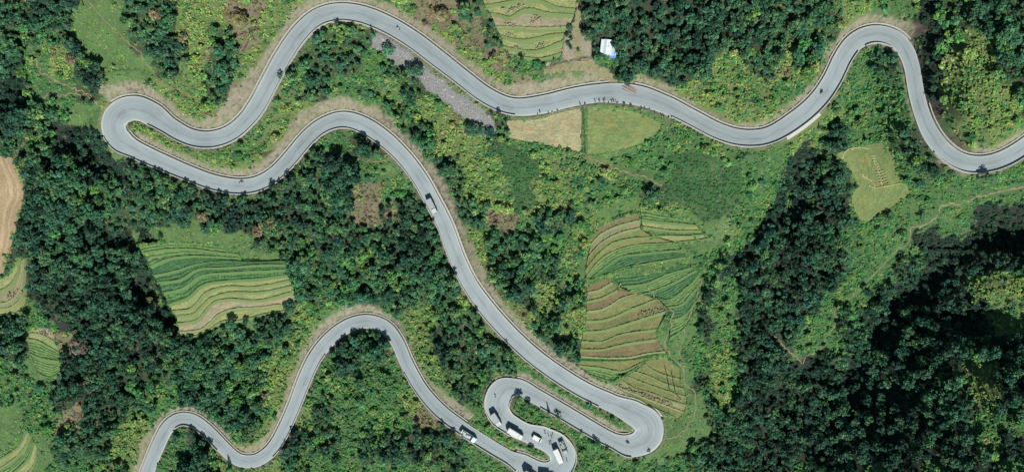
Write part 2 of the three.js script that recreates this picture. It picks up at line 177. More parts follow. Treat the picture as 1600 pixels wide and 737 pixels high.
// ------------------------------------------------------------------ fields: terrace edges traced from above to below, with a crop for each step between
const A1 = (x, y) => [890 + x / 4.095, 320 + y / 4.095], L1 = (x, y) => [200 + x / 4.093, 350 + y / 4.093], T1 = (x, y) => [750 + x / 5.669, y / 5.669], Q1 = (x, y) => [1300 + x / 4.914, 210 + y / 4.914];
const m2 = (f, s) => s.map(([x, y]) => f(x, y));
const FIELDS = [
  { label: 'curved brown and green terraces at the top of the long stepped hillside', crops: ['brown', 'tan', 'olive', 'olive', 'green', 'crop'], lines: [m2(A1, [[135, 215], [190, 130], [280, 95], [440, 50]]), m2(A1, [[140, 250], [200, 190], [300, 140], [450, 100]]), m2(A1, [[120, 330], [200, 245], [310, 185], [450, 150]]), m2(A1, [[105, 410], [190, 310], [280, 245], [400, 215], [530, 205]]), m2(A1, [[108, 460], [180, 370], [280, 300], [420, 258], [600, 245], [680, 240]]), m2(A1, [[150, 465], [240, 392], [330, 335], [480, 310], [720, 290]]), m2(A1, [[235, 440], [340, 405], [500, 375], [740, 335]])] },
  { label: 'soft green rows fading into grass above the curved brown terraces', crops: ['green', 'straw', 'green', 'straw'], lines: [m2(A1, [[455, 15], [560, 40], [680, 70], [780, 95]]), m2(A1, [[462, 92], [560, 108], [680, 118], [810, 130]]), m2(A1, [[470, 140], [580, 158], [680, 168], [840, 165]]), m2(A1, [[548, 200], [640, 195], [740, 198], [870, 188]]), m2(A1, [[695, 238], [760, 232], [840, 222], [905, 212]])] },
  { label: 'bright green fan of crop rows between the brown terraces and the footpath', crops: ['crop', 'green', 'crop', 'green', 'crop', 'green'], lines: [m2(A1, [[265, 455], [400, 440], [560, 425], [750, 370]]), m2(A1, [[330, 520], [480, 505], [640, 440], [790, 400]]), m2(A1, [[440, 575], [540, 550], [680, 490], [805, 420]]), m2(A1, [[560, 590], [640, 605], [760, 520], [830, 450]]), m2(A1, [[630, 655], [720, 635], [790, 560], [850, 490]]), m2(A1, [[655, 735], [730, 710], [790, 640], [850, 560]]), m2(A1, [[640, 850], [720, 800], [780, 720], [845, 620]])] },
  { label: 'olive and brown terraces stepping down the hillside beside the long straight', crops: ['brown', 'olive', 'brown', 'olive', 'olive2', 'olive', 'olive2', 'brown', 'hedge', 'olive', 'green'], lines: [[[917, 444], [934, 436], [953, 430]], [[918, 457], [936, 453], [957, 441]], [[917, 471], [939, 466], [965, 453]], [[917, 487], [944, 482], [975, 464], [1002, 457]], [[916, 502], [948, 499], [986, 483], [1024, 468]], [[912, 518], [939, 517], [978, 506], [1012, 495], [1041, 486]], [[909, 533], [939, 534], [968, 523], [1026, 514]], [[907, 546], [939, 546], [978, 537], [1026, 530]], [[906, 557], [943, 559], [985, 558], [1012, 552], [1039, 549]], [[903, 564], [941, 564], [978, 563], [1007, 559]], [[904, 571], [939, 575], [973, 580], [1003, 566]], [[926, 586], [953, 595], [962, 592], [972, 585]]] },
  { label: 'fan of olive strips with two utility poles above the wide hairpin', crops: ['olive', 'olive2', 'olive', 'olive2', 'tan', 'olive'], lines: [[[1009, 563], [1024, 558], [1040, 556], [1062, 574]], [[1007, 569], [1022, 579], [1041, 587], [1062, 592]], [[992, 580], [1012, 587], [1041, 600], [1068, 607]], [[980, 587], [1002, 597], [1036, 609], [1072, 620]], [[970, 594], [990, 606], [1017, 614], [1051, 627], [1072, 633]], [[962, 602], [985, 613], [1014, 624], [1046, 636], [1068, 644]], [[1012, 632], [1027, 639], [1043, 646], [1058, 655]]] },
  { label: 'wavy green and straw terraces enclosed by forest', crops: ['green', 'green', 'crop', 'crop', 'crop', 'crop2', 'straw', 'straw', 'straw', 'tan2', 'straw'], lines: [m2(L1, [[60, 140], [200, 120], [400, 115], [600, 140], [700, 170]]), m2(L1, [[100, 185], [220, 165], [400, 160], [600, 185], [705, 195]]), m2(L1, [[140, 270], [250, 225], [400, 205], [520, 208], [720, 218]]), m2(L1, [[165, 330], [300, 300], [450, 255], [600, 235], [820, 240], [1000, 235]]), m2(L1, [[190, 375], [330, 355], [450, 290], [620, 280], [820, 265], [1010, 262]]), m2(L1, [[225, 440], [350, 410], [470, 330], [650, 312], [820, 302], [1015, 292]]), m2(L1, [[258, 515], [380, 470], [480, 390], [650, 362], [820, 352], [1020, 327]]), m2(L1, [[290, 555], [400, 540], [500, 440], [620, 402], [820, 402], [1030, 362]]), m2(L1, [[308, 590], [420, 572], [520, 480], [640, 440], [840, 437], [1050, 397]]), m2(L1, [[316, 637], [440, 612], [540, 505], [640, 480], [840, 487], [1065, 432]]), m2(L1, [[330, 692], [470, 672], [590, 572], [680, 542], [850, 532], [1072, 500]]), m2(L1, [[380, 728], [500, 692], [600, 625], [720, 618], [860, 580], [1060, 548]])] },
  { label: 'pale terraces dotted with straw stooks above the dirt yard', crops: ['straw', 'straw', 'tan2', 'straw', 'straw', 'straw'], lines: [m2(T1, [[0, -60], [200, -60], [540, -60], [860, -40]]), m2(T1, [[50, 55], [200, 30], [330, 8], [540, 12], [700, 75], [840, 88]]), m2(T1, [[95, 115], [200, 142], [265, 158], [380, 92], [480, 88], [580, 117], [830, 132]]), m2(T1, [[145, 240], [330, 245], [480, 255], [620, 250], [790, 240]]), m2(T1, [[185, 320], [300, 350], [380, 360], [480, 345], [610, 317], [745, 300]]), m2(T1, [[215, 420], [340, 442], [480, 458], [580, 432], [640, 405], [735, 365]]), m2(T1, [[262, 492], [400, 512], [520, 525], [600, 512], [720, 475]])] },
  { label: 'dry brown plot below the road at the row of people', flat: true, crops: ['plot'], lines: [[[791, 187], [820, 187], [845, 185], [870, 177], [909, 169]], [[795, 215], [830, 222], [870, 230], [908, 238]]] },
  { label: 'pale green plot with curved top edge beside the dry brown plot', flat: true, crops: ['lawn'], lines: [[[918, 168], [950, 168], [990, 174], [1016, 184], [1034, 195]], [[918, 242], [950, 238], [980, 231], [1005, 222], [1030, 206]]] },
  { label: 'isolated dug plot with zigzag trenches among the bushes', flat: true, crops: ['lawn'], lines: [m2(Q1, [[35, 150], [110, 230], [190, 390], [150, 490], [200, 640], [235, 685]]), m2(Q1, [[150, 98], [260, 112], [310, 300], [300, 470], [265, 600], [242, 686]]), m2(Q1, [[380, 62], [415, 95], [490, 210], [525, 340], [600, 440], [255, 688]])], split: ['lawn', 'lawn'] },
  { label: 'bare tan earth slope at the edge of the forest', flat: true, crops: ['earth'], lines: [[[-70, 235], [-70, 300], [-70, 360], [-60, 430]], [[18, 246], [36, 292], [26, 350], [5, 428]]] },
  { label: 'small tan terraces below the bare earth slope', crops: ['straw', 'tan', 'tan', 'straw'], lines: [[[-40, 450], [8, 430], [20, 415], [26, 402]], [[-40, 462], [10, 450], [26, 430], [31, 402]], [[-40, 472], [12, 472], [32, 450], [37, 404]], [[-40, 482], [16, 480], [36, 460], [41, 420]], [[-40, 492], [18, 490], [37, 482], [43, 462]]] },
  { label: 'small green hanging field with straw terraces at its top, inside forest', crops: ['tan2', 'straw', 'green', 'green'], lines: [[[40, 517], [52, 511], [68, 511], [82, 513]], [[38, 524], [54, 521], [70, 525], [86, 534]], [[40, 530], [58, 532], [74, 540], [93, 551]], [[47, 552], [62, 558], [78, 562], [96, 564]], [[60, 582], [72, 588], [84, 589], [95, 580]]] },
  { label: 'curved green and straw terraces at the foot of the forest slope', crops: ['green', 'straw', 'green', 'straw'], lines: [[[-40, 712], [0, 706], [25, 688], [34, 664]], [[-40, 730], [0, 716], [28, 697], [40, 672]], [[-40, 748], [2, 730], [33, 706], [47, 680]], [[-40, 768], [15, 742], [43, 716], [52, 690]], [[-30, 788], [25, 752], [52, 728], [58, 702]]] }];
for (const f of FIELDS) { f.L = f.lines.map((l) => line(l)); f.strips = []; for (let k = 0; k + 1 < f.L.length; k++) { const poly = [...f.L[k], ...[...f.L[k + 1]].reverse()]; f.strips.push({ poly, x0: Math.min(...poly.map((p) => p[0])), x1: Math.max(...poly.map((p) => p[0])), z0: Math.min(...poly.map((p) => p[1])), z1: Math.max(...poly.map((p) => p[1])) }); } }
function inField(x, z, pad = 0) { for (const f of FIELDS) for (const s of f.strips) if (x > s.x0 - pad && x < s.x1 + pad && z > s.z0 - pad && z < s.z1 + pad) { if (inPoly(s.poly, x, z)) return f; if (pad) for (const p of s.poly) if ((p[0] - x) ** 2 + (p[1] - z) ** 2 < pad * pad) return f; } return null; }
// ------------------------------------------------------------------ footpaths and the dirt track (px), half width in metres
const PATHS = [
  ['footpath', 0.45, [[52, 88], [62, 112], [85, 126], [110, 138], [135, 146], [152, 166]]], ['footpath', 0.35, [[132, -5], [160, 30], [190, 58], [215, 80], [236, 108], [250, 125], [300, 152]]],
  ['footpath', 0.35, [[60, 148], [90, 149], [130, 148], [146, 158]]], ['dirt_track', 1.5, [[850, 112], [890, 104], [922, 104], [945, 116], [966, 134]]], ['dirt_track', 1.3, [[918, 104], [905, 84], [900, 60], [903, 28], [906, 4]]],
  ['footpath', 0.4, [[917, 243], [938, 254], [975, 268], [1010, 278], [1035, 290]]], ['footpath', 0.45, [[1012, 448], [1020, 462], [1050, 490], [1050, 500], [1042, 525], [1040, 542], [1050, 558], [1064, 572], [1072, 596], [1084, 612], [1088, 628], [1080, 660], [1060, 680], [1040, 684]]],
  ['footpath', 0.35, [[1102, 420], [1092, 450], [1078, 490], [1066, 530], [1063, 560]]], ['footpath', 0.5, [[1600, 292], [1545, 304], [1500, 318], [1470, 324], [1464, 340], [1450, 350], [1426, 358], [1424, 378]]], ['footpath', 0.35, [[1424, 378], [1400, 392], [1385, 408], [1370, 425], [1345, 452], [1310, 480], [1304, 490], [1308, 505], [1290, 528], [1284, 550], [1266, 556], [1260, 570]]],
  ['footpath', 0.3, [[530, 246], [560, 250], [590, 252], [612, 250]]], ['footpath', 0.35, [[1210, 525], [1235, 548], [1258, 570]]]];
for (const p of PATHS) { const l = line(p[2], 90); p.push(l.map(([x, z], i) => p[1] < 1 && i > 2 && i < 87 ? [x + 1.6 * (vnoise(i * 0.3, x) - 0.5), z + 1.6 * (vnoise(i * 0.3, z + 50) - 0.5)] : [x, z])); }
const onPath = (x, z, pad) => PATHS.some((p) => p[3].some((q) => (q[0] - x) ** 2 + (q[1] - z) ** 2 < (p[1] + pad) ** 2));
const SCREE = line([[592, 66], [625, 88], [665, 120], [705, 152], [740, 180], [762, 198]], 60);
const screeDist = (x, z) => { let b = 1e9; for (let k = 0; k < SCREE.length; k++) { const d = Math.hypot(SCREE[k][0] - x, SCREE[k][1] - z); if (d < b) b = d; } return b; };
const YARD = [[872, 60], [900, 50], [925, 60], [926, 100], [965, 128], [950, 128], [920, 112], [850, 106], [880, 92]].map((p) => ground(...p).slice(0, 2));
const bankW = (i) => { const r = road[i]; return 1.3 + 8.5 * Math.pow(fbm(r.s * 0.03 + 3, 8.5, 2), 2.0) + 1.6 * (vnoise(r.s * 0.3, 3.3) - 0.5); };

// ------------------------------------------------------------------ terrain mesh
const G = 0.6, GN = Math.round((X1 - X0) / G), GM = Math.round((Z1 - Z0) / G), hs = new Float32Array((GN + 1) * (GM + 1)), cols = new Float32Array((GN + 1) * (GM + 1) * 3), edge = new Float32Array((GN + 1) * (GM + 1)).fill(99);
const GC = { D: [0.030, 0.040, 0.018], F: [0.036, 0.052, 0.020], M: [0.058, 0.122, 0.036], Y: [0.110, 0.155, 0.050], B: [0.160, 0.142, 0.088], G: [0.078, 0.145, 0.046], C: [0.040, 0.085, 0.028], X: [0.014, 0.018, 0.010], K: [0.016, 0.022, 0.012] };  // X and K ground painted near black to stand for shade
const CL0 = idx(1482, 241), CL1 = idx(1408, 68);
for (let j = 0; j <= GM; j++) for (let i = 0; i <= GN; i++) {
  const x = X0 + i * G, z = Z0 + j * G, o = j * (GN + 1) + i, hb = hBase(x, z), near = nearRoad(x, z);
  const fld = inField(x, z), rd = near.length ? near[0].d : 99, far = smooth(1, 9, rd);
  let h = hb + far * (2.6 * (fbm(x * 0.045, z * 0.045) - 0.5) + 0.9 * (fbm(x * 0.25 + 40, z * 0.25) - 0.5));
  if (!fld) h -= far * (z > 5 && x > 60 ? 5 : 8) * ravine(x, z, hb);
  edge[o] = rd;
  if (near.length && rd < 9) {
    let sw = 0.12, sh = 0.12 * h;
    for (const q of near) if (q.d < 9) { const t = Math.pow(1 - Math.max(0, q.d) / 9, 2) / (Math.max(0, q.d) + 0.35); sw += t; sh += t * road[q.i].e; }
    const hbl = sh / sw, q = near[0], e = road[q.i].e, dr = drainSide(q.i, q.side);
    if (dr) h = rd < 1.02 ? e - 1.5 : mix(e + 0.12, Math.max(hbl, e - 0.3) + 0.25 * Math.min(rd - 1.1, 4), smooth(0.98, 2.0, rd));
    else h = rd < 0.25 ? e - 0.9 : mix(e - 0.25, hbl, smooth(0.2, 1.6, rd));
  }
  if (near.length && rd < 14 && near[0].side > 0 && near[0].i > CL0 && near[0].i < CL1) { const i = near[0].i, w = smooth(CL0, CL0 + 14, i) * (1 - smooth(CL1 - 45, CL1, i)); h = Math.max(h, road[i].e - 1 + 12 * w * smooth(1.5, 5.2, rd)); }
  if (fld) h = Math.min(h, hb) - (fld.flat ? 0.5 : 1.7);
  hs[o] = h;
  // ground colour: what grows or lies there, plus painted shade in X, K and the cutting
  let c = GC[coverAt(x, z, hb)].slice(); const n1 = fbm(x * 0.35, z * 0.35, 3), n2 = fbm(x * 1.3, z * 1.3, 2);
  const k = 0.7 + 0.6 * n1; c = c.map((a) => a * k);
  const soil = [0.235 + 0.07 * n2, 0.212 + 0.06 * n2, 0.160 + 0.045 * n2], soilShaded = [0.085, 0.066, 0.050];
  let ms = 0;
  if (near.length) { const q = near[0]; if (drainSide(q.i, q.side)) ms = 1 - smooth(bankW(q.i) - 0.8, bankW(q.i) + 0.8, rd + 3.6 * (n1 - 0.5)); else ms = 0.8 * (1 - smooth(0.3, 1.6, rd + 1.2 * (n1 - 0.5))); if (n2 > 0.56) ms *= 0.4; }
  if (screeDist(x, z) < 2.9 + 4.4 * (n1 - 0.5)) { const q = n2 > 0.64 ? 0.6 : 1, w = 0.215 + 0.08 * (n2 - 0.5); c = [mix(0.12, w, q), mix(0.13, w * 1.01, q), mix(0.06, w * 1.04, q)]; ms = 0; }
  if (inPoly(YARD, x, z)) ms = Math.max(ms, 0.9);
  const [pu, pv] = toPix(x, z, h), dk = near.length && pu > 1430 && pu < 1520 && pv < 250 ? 1 : 0;  // dark earth of the cutting, deepened by painted shade
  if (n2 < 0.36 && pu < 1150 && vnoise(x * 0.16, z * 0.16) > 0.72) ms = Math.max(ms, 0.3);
  const sc = dk ? soilShaded : soil; c = c.map((a, q) => mix(a, sc[q] * (0.85 + 0.3 * n1), ms));
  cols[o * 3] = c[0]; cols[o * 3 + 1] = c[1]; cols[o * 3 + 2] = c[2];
}
function hT(x, z) { const fx = clamp((x - X0) / G, 0, GN - 0.001), fz = clamp((z - Z0) / G, 0, GM - 0.001), i = Math.floor(fx), j = Math.floor(fz), a = fx - i, b = fz - j, W = GN + 1, o = j * W + i; return mix(mix(hs[o], hs[o + 1], a), mix(hs[o + W], hs[o + W + 1], a), b); }
const edgeAt = (x, z) => edge[clamp(Math.round((z - Z0) / G), 0, GM) * (GN + 1) + clamp(Math.round((x - X0) / G), 0, GN)];
const groundT = (u, v) => ground(u, v, hT);
const grainTex = noiseTex(256, (x, y) => { const a = wf(x, y, 24), b = wnoise(x, y, 96), c = 150 + 105 * (0.6 * a + 0.4 * b); return [c, c, c * 0.99]; }, [1, 1]);
{
  const ext = [-1400, -800, -450, -320], W = GN + 1 + 8, Hh = GM + 1 + 8, pos = new Float32Array(W * Hh * 3), uv = new Float32Array(W * Hh * 2), col = new Float32Array(W * Hh * 3), id = [];
  const ax = (i, n, lo, hi) => i < 4 ? lo + (ext[i] + 260) * 1.2 : i >= n + 5 ? hi - (ext[n + 8 - i] + 260) * 1.2 : lo + (i - 4) * G;
  for (let j = 0; j < Hh; j++) for (let i = 0; i < W; i++) {
    const o = j * W + i, x = ax(i, GN, X0, X1), z = ax(j, GM, Z0, Z1), q = clamp(j - 4, 0, GM) * (GN + 1) + clamp(i - 4, 0, GN);
    const out = Math.max(0, X0 - x, x - X1, Z0 - z, z - Z1);
    pos[o * 3] = x; pos[o * 3 + 1] = hs[q] + (out ? 0.25 * (Z0 - z > 0 ? out : z - Z1 > 0 ? -out * 0.3 : 0) + 20 * (vnoise(x * 0.01, z * 0.01) - 0.5) * Math.min(1, out / 100) : 0); pos[o * 3 + 2] = z;
    uv[o * 2] = x / 6; uv[o * 2 + 1] = z / 6; for (let k = 0; k < 3; k++) col[o * 3 + k] = cols[q * 3 + k];
  }
  for (let j = 0; j < Hh - 1; j++) for (let i = 0; i < W - 1; i++) { const a = j * W + i; id.push(a, a + W, a + 1, a + 1, a + W, a + W + 1); }
  const g = new THREE.BufferGeometry(); g.setAttribute('position', new THREE.BufferAttribute(pos, 3)); g.setAttribute('uv', new THREE.BufferAttribute(uv, 2)); g.setAttribute('color', new THREE.BufferAttribute(col, 3)); g.setIndex(id); g.computeVertexNormals();
  structure('terrain', g, new THREE.MeshStandardMaterial({ vertexColors: true, map: grainTex, roughness: 0.95, bumpMap: grainTex, bumpScale: 0.12 }));
}
console.log('terrain done');

// ------------------------------------------------------------------ the road
const concrete = new THREE.MeshStandardMaterial({ color: new THREE.Color().setRGB(0.44, 0.445, 0.42), roughness: 0.9, map: noiseTex(128, (x, y) => { const c = 165 + 90 * wf(x, y, 8); return [c, c, c * 0.97]; }, [0.35, 0.35]) });
{
  const n = 256, m = 2048, d = new Uint8Array(n * m * 4); // u across (0..1), v along (one tile = 180 m): worn asphalt with patches, tyre bands, oil, washed-on dust
  const patches = []; for (let k = 0; k < 16; k++) patches.push([rr(0.08, 0.7), rr(0, 1), rr(0.12, 0.4), rr(0.01, 0.05), rr(-0.022, 0.02)]);
  for (let j = 0; j < m; j++) for (let i = 0; i < n; i++) {
    const x = i / n, y = j / m, c = Math.abs(x - 0.5) * 2, Y = y * 22;
    let a = 0.212 + 0.035 * (wf(x * 0.5, y, 64) - 0.5) + 0.035 * (hash2(i, j) - 0.5) + 0.045 * (fbm(Math.sin(y * 6.2832) * 5 + x, Math.cos(y * 6.2832) * 5, 3) - 0.5);
    a += 0.03 * (wnoise(x, y, 40) - 0.5) * wnoise(x * 0.3, y, 30);
    const oil = Math.exp(-(((x - 0.5 + 0.08 * (wnoise(0.2, y, 40) - 0.5)) / 0.075) ** 2)); a -= 0.055 * oil * (0.3 + wnoise(x * 0.4, y, 90));
    for (const w of [0.27, 0.40, 0.62, 0.75]) a -= 0.026 * Math.exp(-(((x - w + 0.03 * (wnoise(0.7, y, 30) - 0.5)) / 0.035) ** 2)) * (0.4 + wnoise(0.1 * w, y, 60));
    for (const p of patches) if (x > p[0] && x < p[0] + p[2] && Math.abs(y - p[1]) < p[3] * 0.5) a += p[4];
    const dust = smooth(0.78, 1.0, c + 0.30 * (wf(x, y, 48) - 0.5)) * (0.5 + 0.8 * wnoise(x * 0.2, y, 36)); const dd = clamp(dust, 0, 1), r = mix(a * 0.85, 0.29, dd), g = mix(a * 1.0, 0.30, dd), b = mix(a * 1.06, 0.28, dd);
    const o = (j * n + i) * 4, q = (v) => 255 * Math.pow(clamp(v, 0, 1), 1 / 2.2); d[o] = q(r); d[o + 1] = q(g); d[o + 2] = q(b); d[o + 3] = 255;
  }
  const t = new THREE.DataTexture(d, n, m); t.wrapS = THREE.ClampToEdgeWrapping; t.wrapT = THREE.RepeatWrapping; t.magFilter = THREE.LinearFilter; t.minFilter = THREE.LinearMipmapLinearFilter; t.generateMipmaps = true; t.colorSpace = THREE.SRGBColorSpace; t.needsUpdate = true;
  const N = road.length - 1;
  const top = surf(N, 8, (a, b) => { const r = road[Math.round(a * N)], o = mix(-r.hw, r.hw, b); return [r.x + r.nx * o, r.e + 0.05 * (1 - (2 * b - 1) ** 2), r.z + r.nz * o]; }, (a, b) => [b, road[Math.round(a * N)].s / 180]);
  const side = (sg) => surf(N, 1, (a, b) => { const r = road[Math.round(a * N)]; return [r.x + r.nx * r.hw * sg, r.e - 1.6 * (sg > 0 ? b : 1 - b), r.z + r.nz * r.hw * sg]; }, () => [0.02, 0]);
  structure('mountain_road', mergeGeometries([top, side(1), side(-1)]), new THREE.MeshStandardMaterial({ map: t, roughness: 0.82 }));
}
// ribbon along the road: profile = [[offset outward from the edge, height]...], closed look from outside
function ribbon(f, prof) {
  const N = Math.max(2, f.b - f.a), sg = f[0];
  const g = surf(N, prof.length - 1, (a, b) => { const r = road[Math.round(f.a + a * N)], p = prof[Math.round(b * (prof.length - 1))], o = (r.hw + p[0]) * sg; return [r.x + r.nx * o, r.e + p[1] + 0.05 * (fbm(r.s * 0.2, p[0]) - 0.5), r.z + r.nz * o]; }, (a, b) => [road[Math.round(f.a + a * N)].s, b * 2]);
  return g.toNonIndexed();
}
function capped(f, prof) { // ribbon plus both end caps
  const gs = [ribbon(f, prof)];
  for (const i of [f.a, f.b]) { const r = road[i], P = prof.map((p) => { const o = (r.hw + p[0]) * f[0]; return [r.x + r.nx * o, r.e + p[1], r.z + r.nz * o]; }), v = []; for (let k = 1; k + 1 < P.length; k++) v.push(...P[0], ...P[k], ...P[k + 1]); const g = new THREE.BufferGeometry(); g.setAttribute('position', new THREE.Float32BufferAttribute(v, 3)); g.setAttribute('uv', new THREE.Float32BufferAttribute(new Float32Array(v.length / 3 * 2), 2)); g.computeVertexNormals(); gs.push(g); }
  const m = mergeGeometries(gs); m.computeVertexNormals(); return m;
}
for (const f of DRAINS) {
  const t = thing('roadside_drain', f[3], 'drain', undefined);
  mesh('channel', ribbon(f, [[0.01, -0.03], [0.02, -1.1], [0.62, -1.1]]), concrete, t);
  mesh('kerb', capped(f, [[0.62, -1.3], [0.60, 0.12], [0.63, 0.16], [0.98, 0.16], [1.01, 0.12], [1.05, -0.6]]), concrete, t);
}
for (const f of PARAPETS) {
  const t = thing('parapet_wall', f[3], 'wall');
  mesh('wall', capped(f, [[-0.22, -0.1], [-0.21, 0.78], [-0.18, 0.81], [0.06, 0.81], [0.09, 0.78], [0.12, -0.9]]), concrete, t);
}
// footpaths and track lie on the ground
const dirt = new THREE.MeshStandardMaterial({ color: new THREE.Color().setRGB(0.20, 0.20, 0.115), roughness: 0.95, map: noiseTex(128, (x, y) => { const c = 150 + 105 * wf(x, y, 10); return [c, c * 0.98, c * 0.94]; }, [0.3, 0.3]) });
const hLift = (x, z) => Math.max(hT(x, z), inField(x, z) ? hBase(x, z) + 0.35 : -99);
for (const [nm, w, , L] of PATHS) {
  const n = L.length - 1;
  structure(nm, surf(n, 4, (a, b) => { const i = Math.round(a * n), p = L[Math.max(0, i - 1)], q = L[Math.min(n, i + 1)], l = Math.hypot(q[0] - p[0], q[1] - p[1]) || 1; const ww = (w < 1 ? w * 0.5 : w) * (0.45 + 1.1 * vnoise(i * 0.55, w * 50)), o = mix(ww, -ww, b), x = L[i][0] - (q[1] - p[1]) / l * o, z = L[i][1] + (q[0] - p[0]) / l * o; return [x, hLift(x, z) + 0.05 + 0.1 * (1 - (2 * b - 1) ** 2), z]; }), dirt);
}

// ------------------------------------------------------------------ fields
const rowTex = (amp, k) => noiseTex(256, (x, y) => { const r = 0.5 + 0.5 * Math.sin(2 * Math.PI * (y * k * 2 + 0.6 * (wnoise(x, y, 8) - 0.5))); const c = 255 * (1 - amp * r * (0.4 + 0.9 * wf(x, y, 12)) - 0.25 * (wf(x, y, 20))); return [c, c, c]; }, [1, 1]);
const rowsA = rowTex(0.42, 10), rowsB = noiseTex(512, (x, y) => { const a = 0.5 * wnoise(x, y, 3) + 0.5 * wf(x, y, 9), b = wf(x, y, 60), e = wnoise(x, y, 170), f = wnoise(x * 0.25, y, 64), c = 255 * (0.58 + 0.22 * a + 0.20 * (b - 0.35) + 0.16 * (e - 0.5) + 0.12 * (f - 0.5)), k = 46 * (wf(x + 0.3, y + 0.6, 6) - 0.45); return [c + k, c + 6, c - Math.abs(k) * 0.4]; }, [1, 1]);
const earthTex = noiseTex(256, (x, y) => { const w = y + 0.10 * (wnoise(x, y, 4) - 0.5), a = wnoise(x, w, 3), b = wf(w, w * 0.98, 9), d = wf(x, y, 50), c = 255 * (0.35 + 0.35 * a + 0.40 * b + 0.25 * (d - 0.5)); return [c, c * 0.97, c * 0.93]; }, [1, 1]);
const cm = (r, g, b, map) => new THREE.MeshStandardMaterial({ color: new THREE.Color().setRGB(r, g, b), roughness: 0.95, map, bumpMap: map, bumpScale: 0.12 });
const CROP = { brown: cm(0.21, 0.165, 0.082, rowsB), tan: cm(0.31, 0.26, 0.16, rowsB), tan2: cm(0.36, 0.31, 0.215, rowsB), olive: cm(0.215, 0.22, 0.085, rowsB), olive2: cm(0.19, 0.18, 0.075, rowsB), green: cm(0.125, 0.235, 0.068, rowsA), crop: cm(0.062, 0.165, 0.060, rowsA), crop2: cm(0.085, 0.205, 0.058, rowsA), straw: cm(0.31, 0.325, 0.14, rowsB), hedge: cm(0.05, 0.10, 0.035, rowsA), lawn: cm(0.20, 0.245, 0.088, rowsB), lawn2: cm(0.29, 0.28, 0.135, rowsB), plot: cm(0.37, 0.325, 0.195, rowsB), earth: cm(0.40, 0.315, 0.205, earthTex) };
const bundMat = cm(0.20, 0.268, 0.10, rowsB), leafyBund = cm(0.135, 0.235, 0.080, rowsB), dryBund = cm(0.30, 0.31, 0.15, rowsB);
const terraceSpots = [];
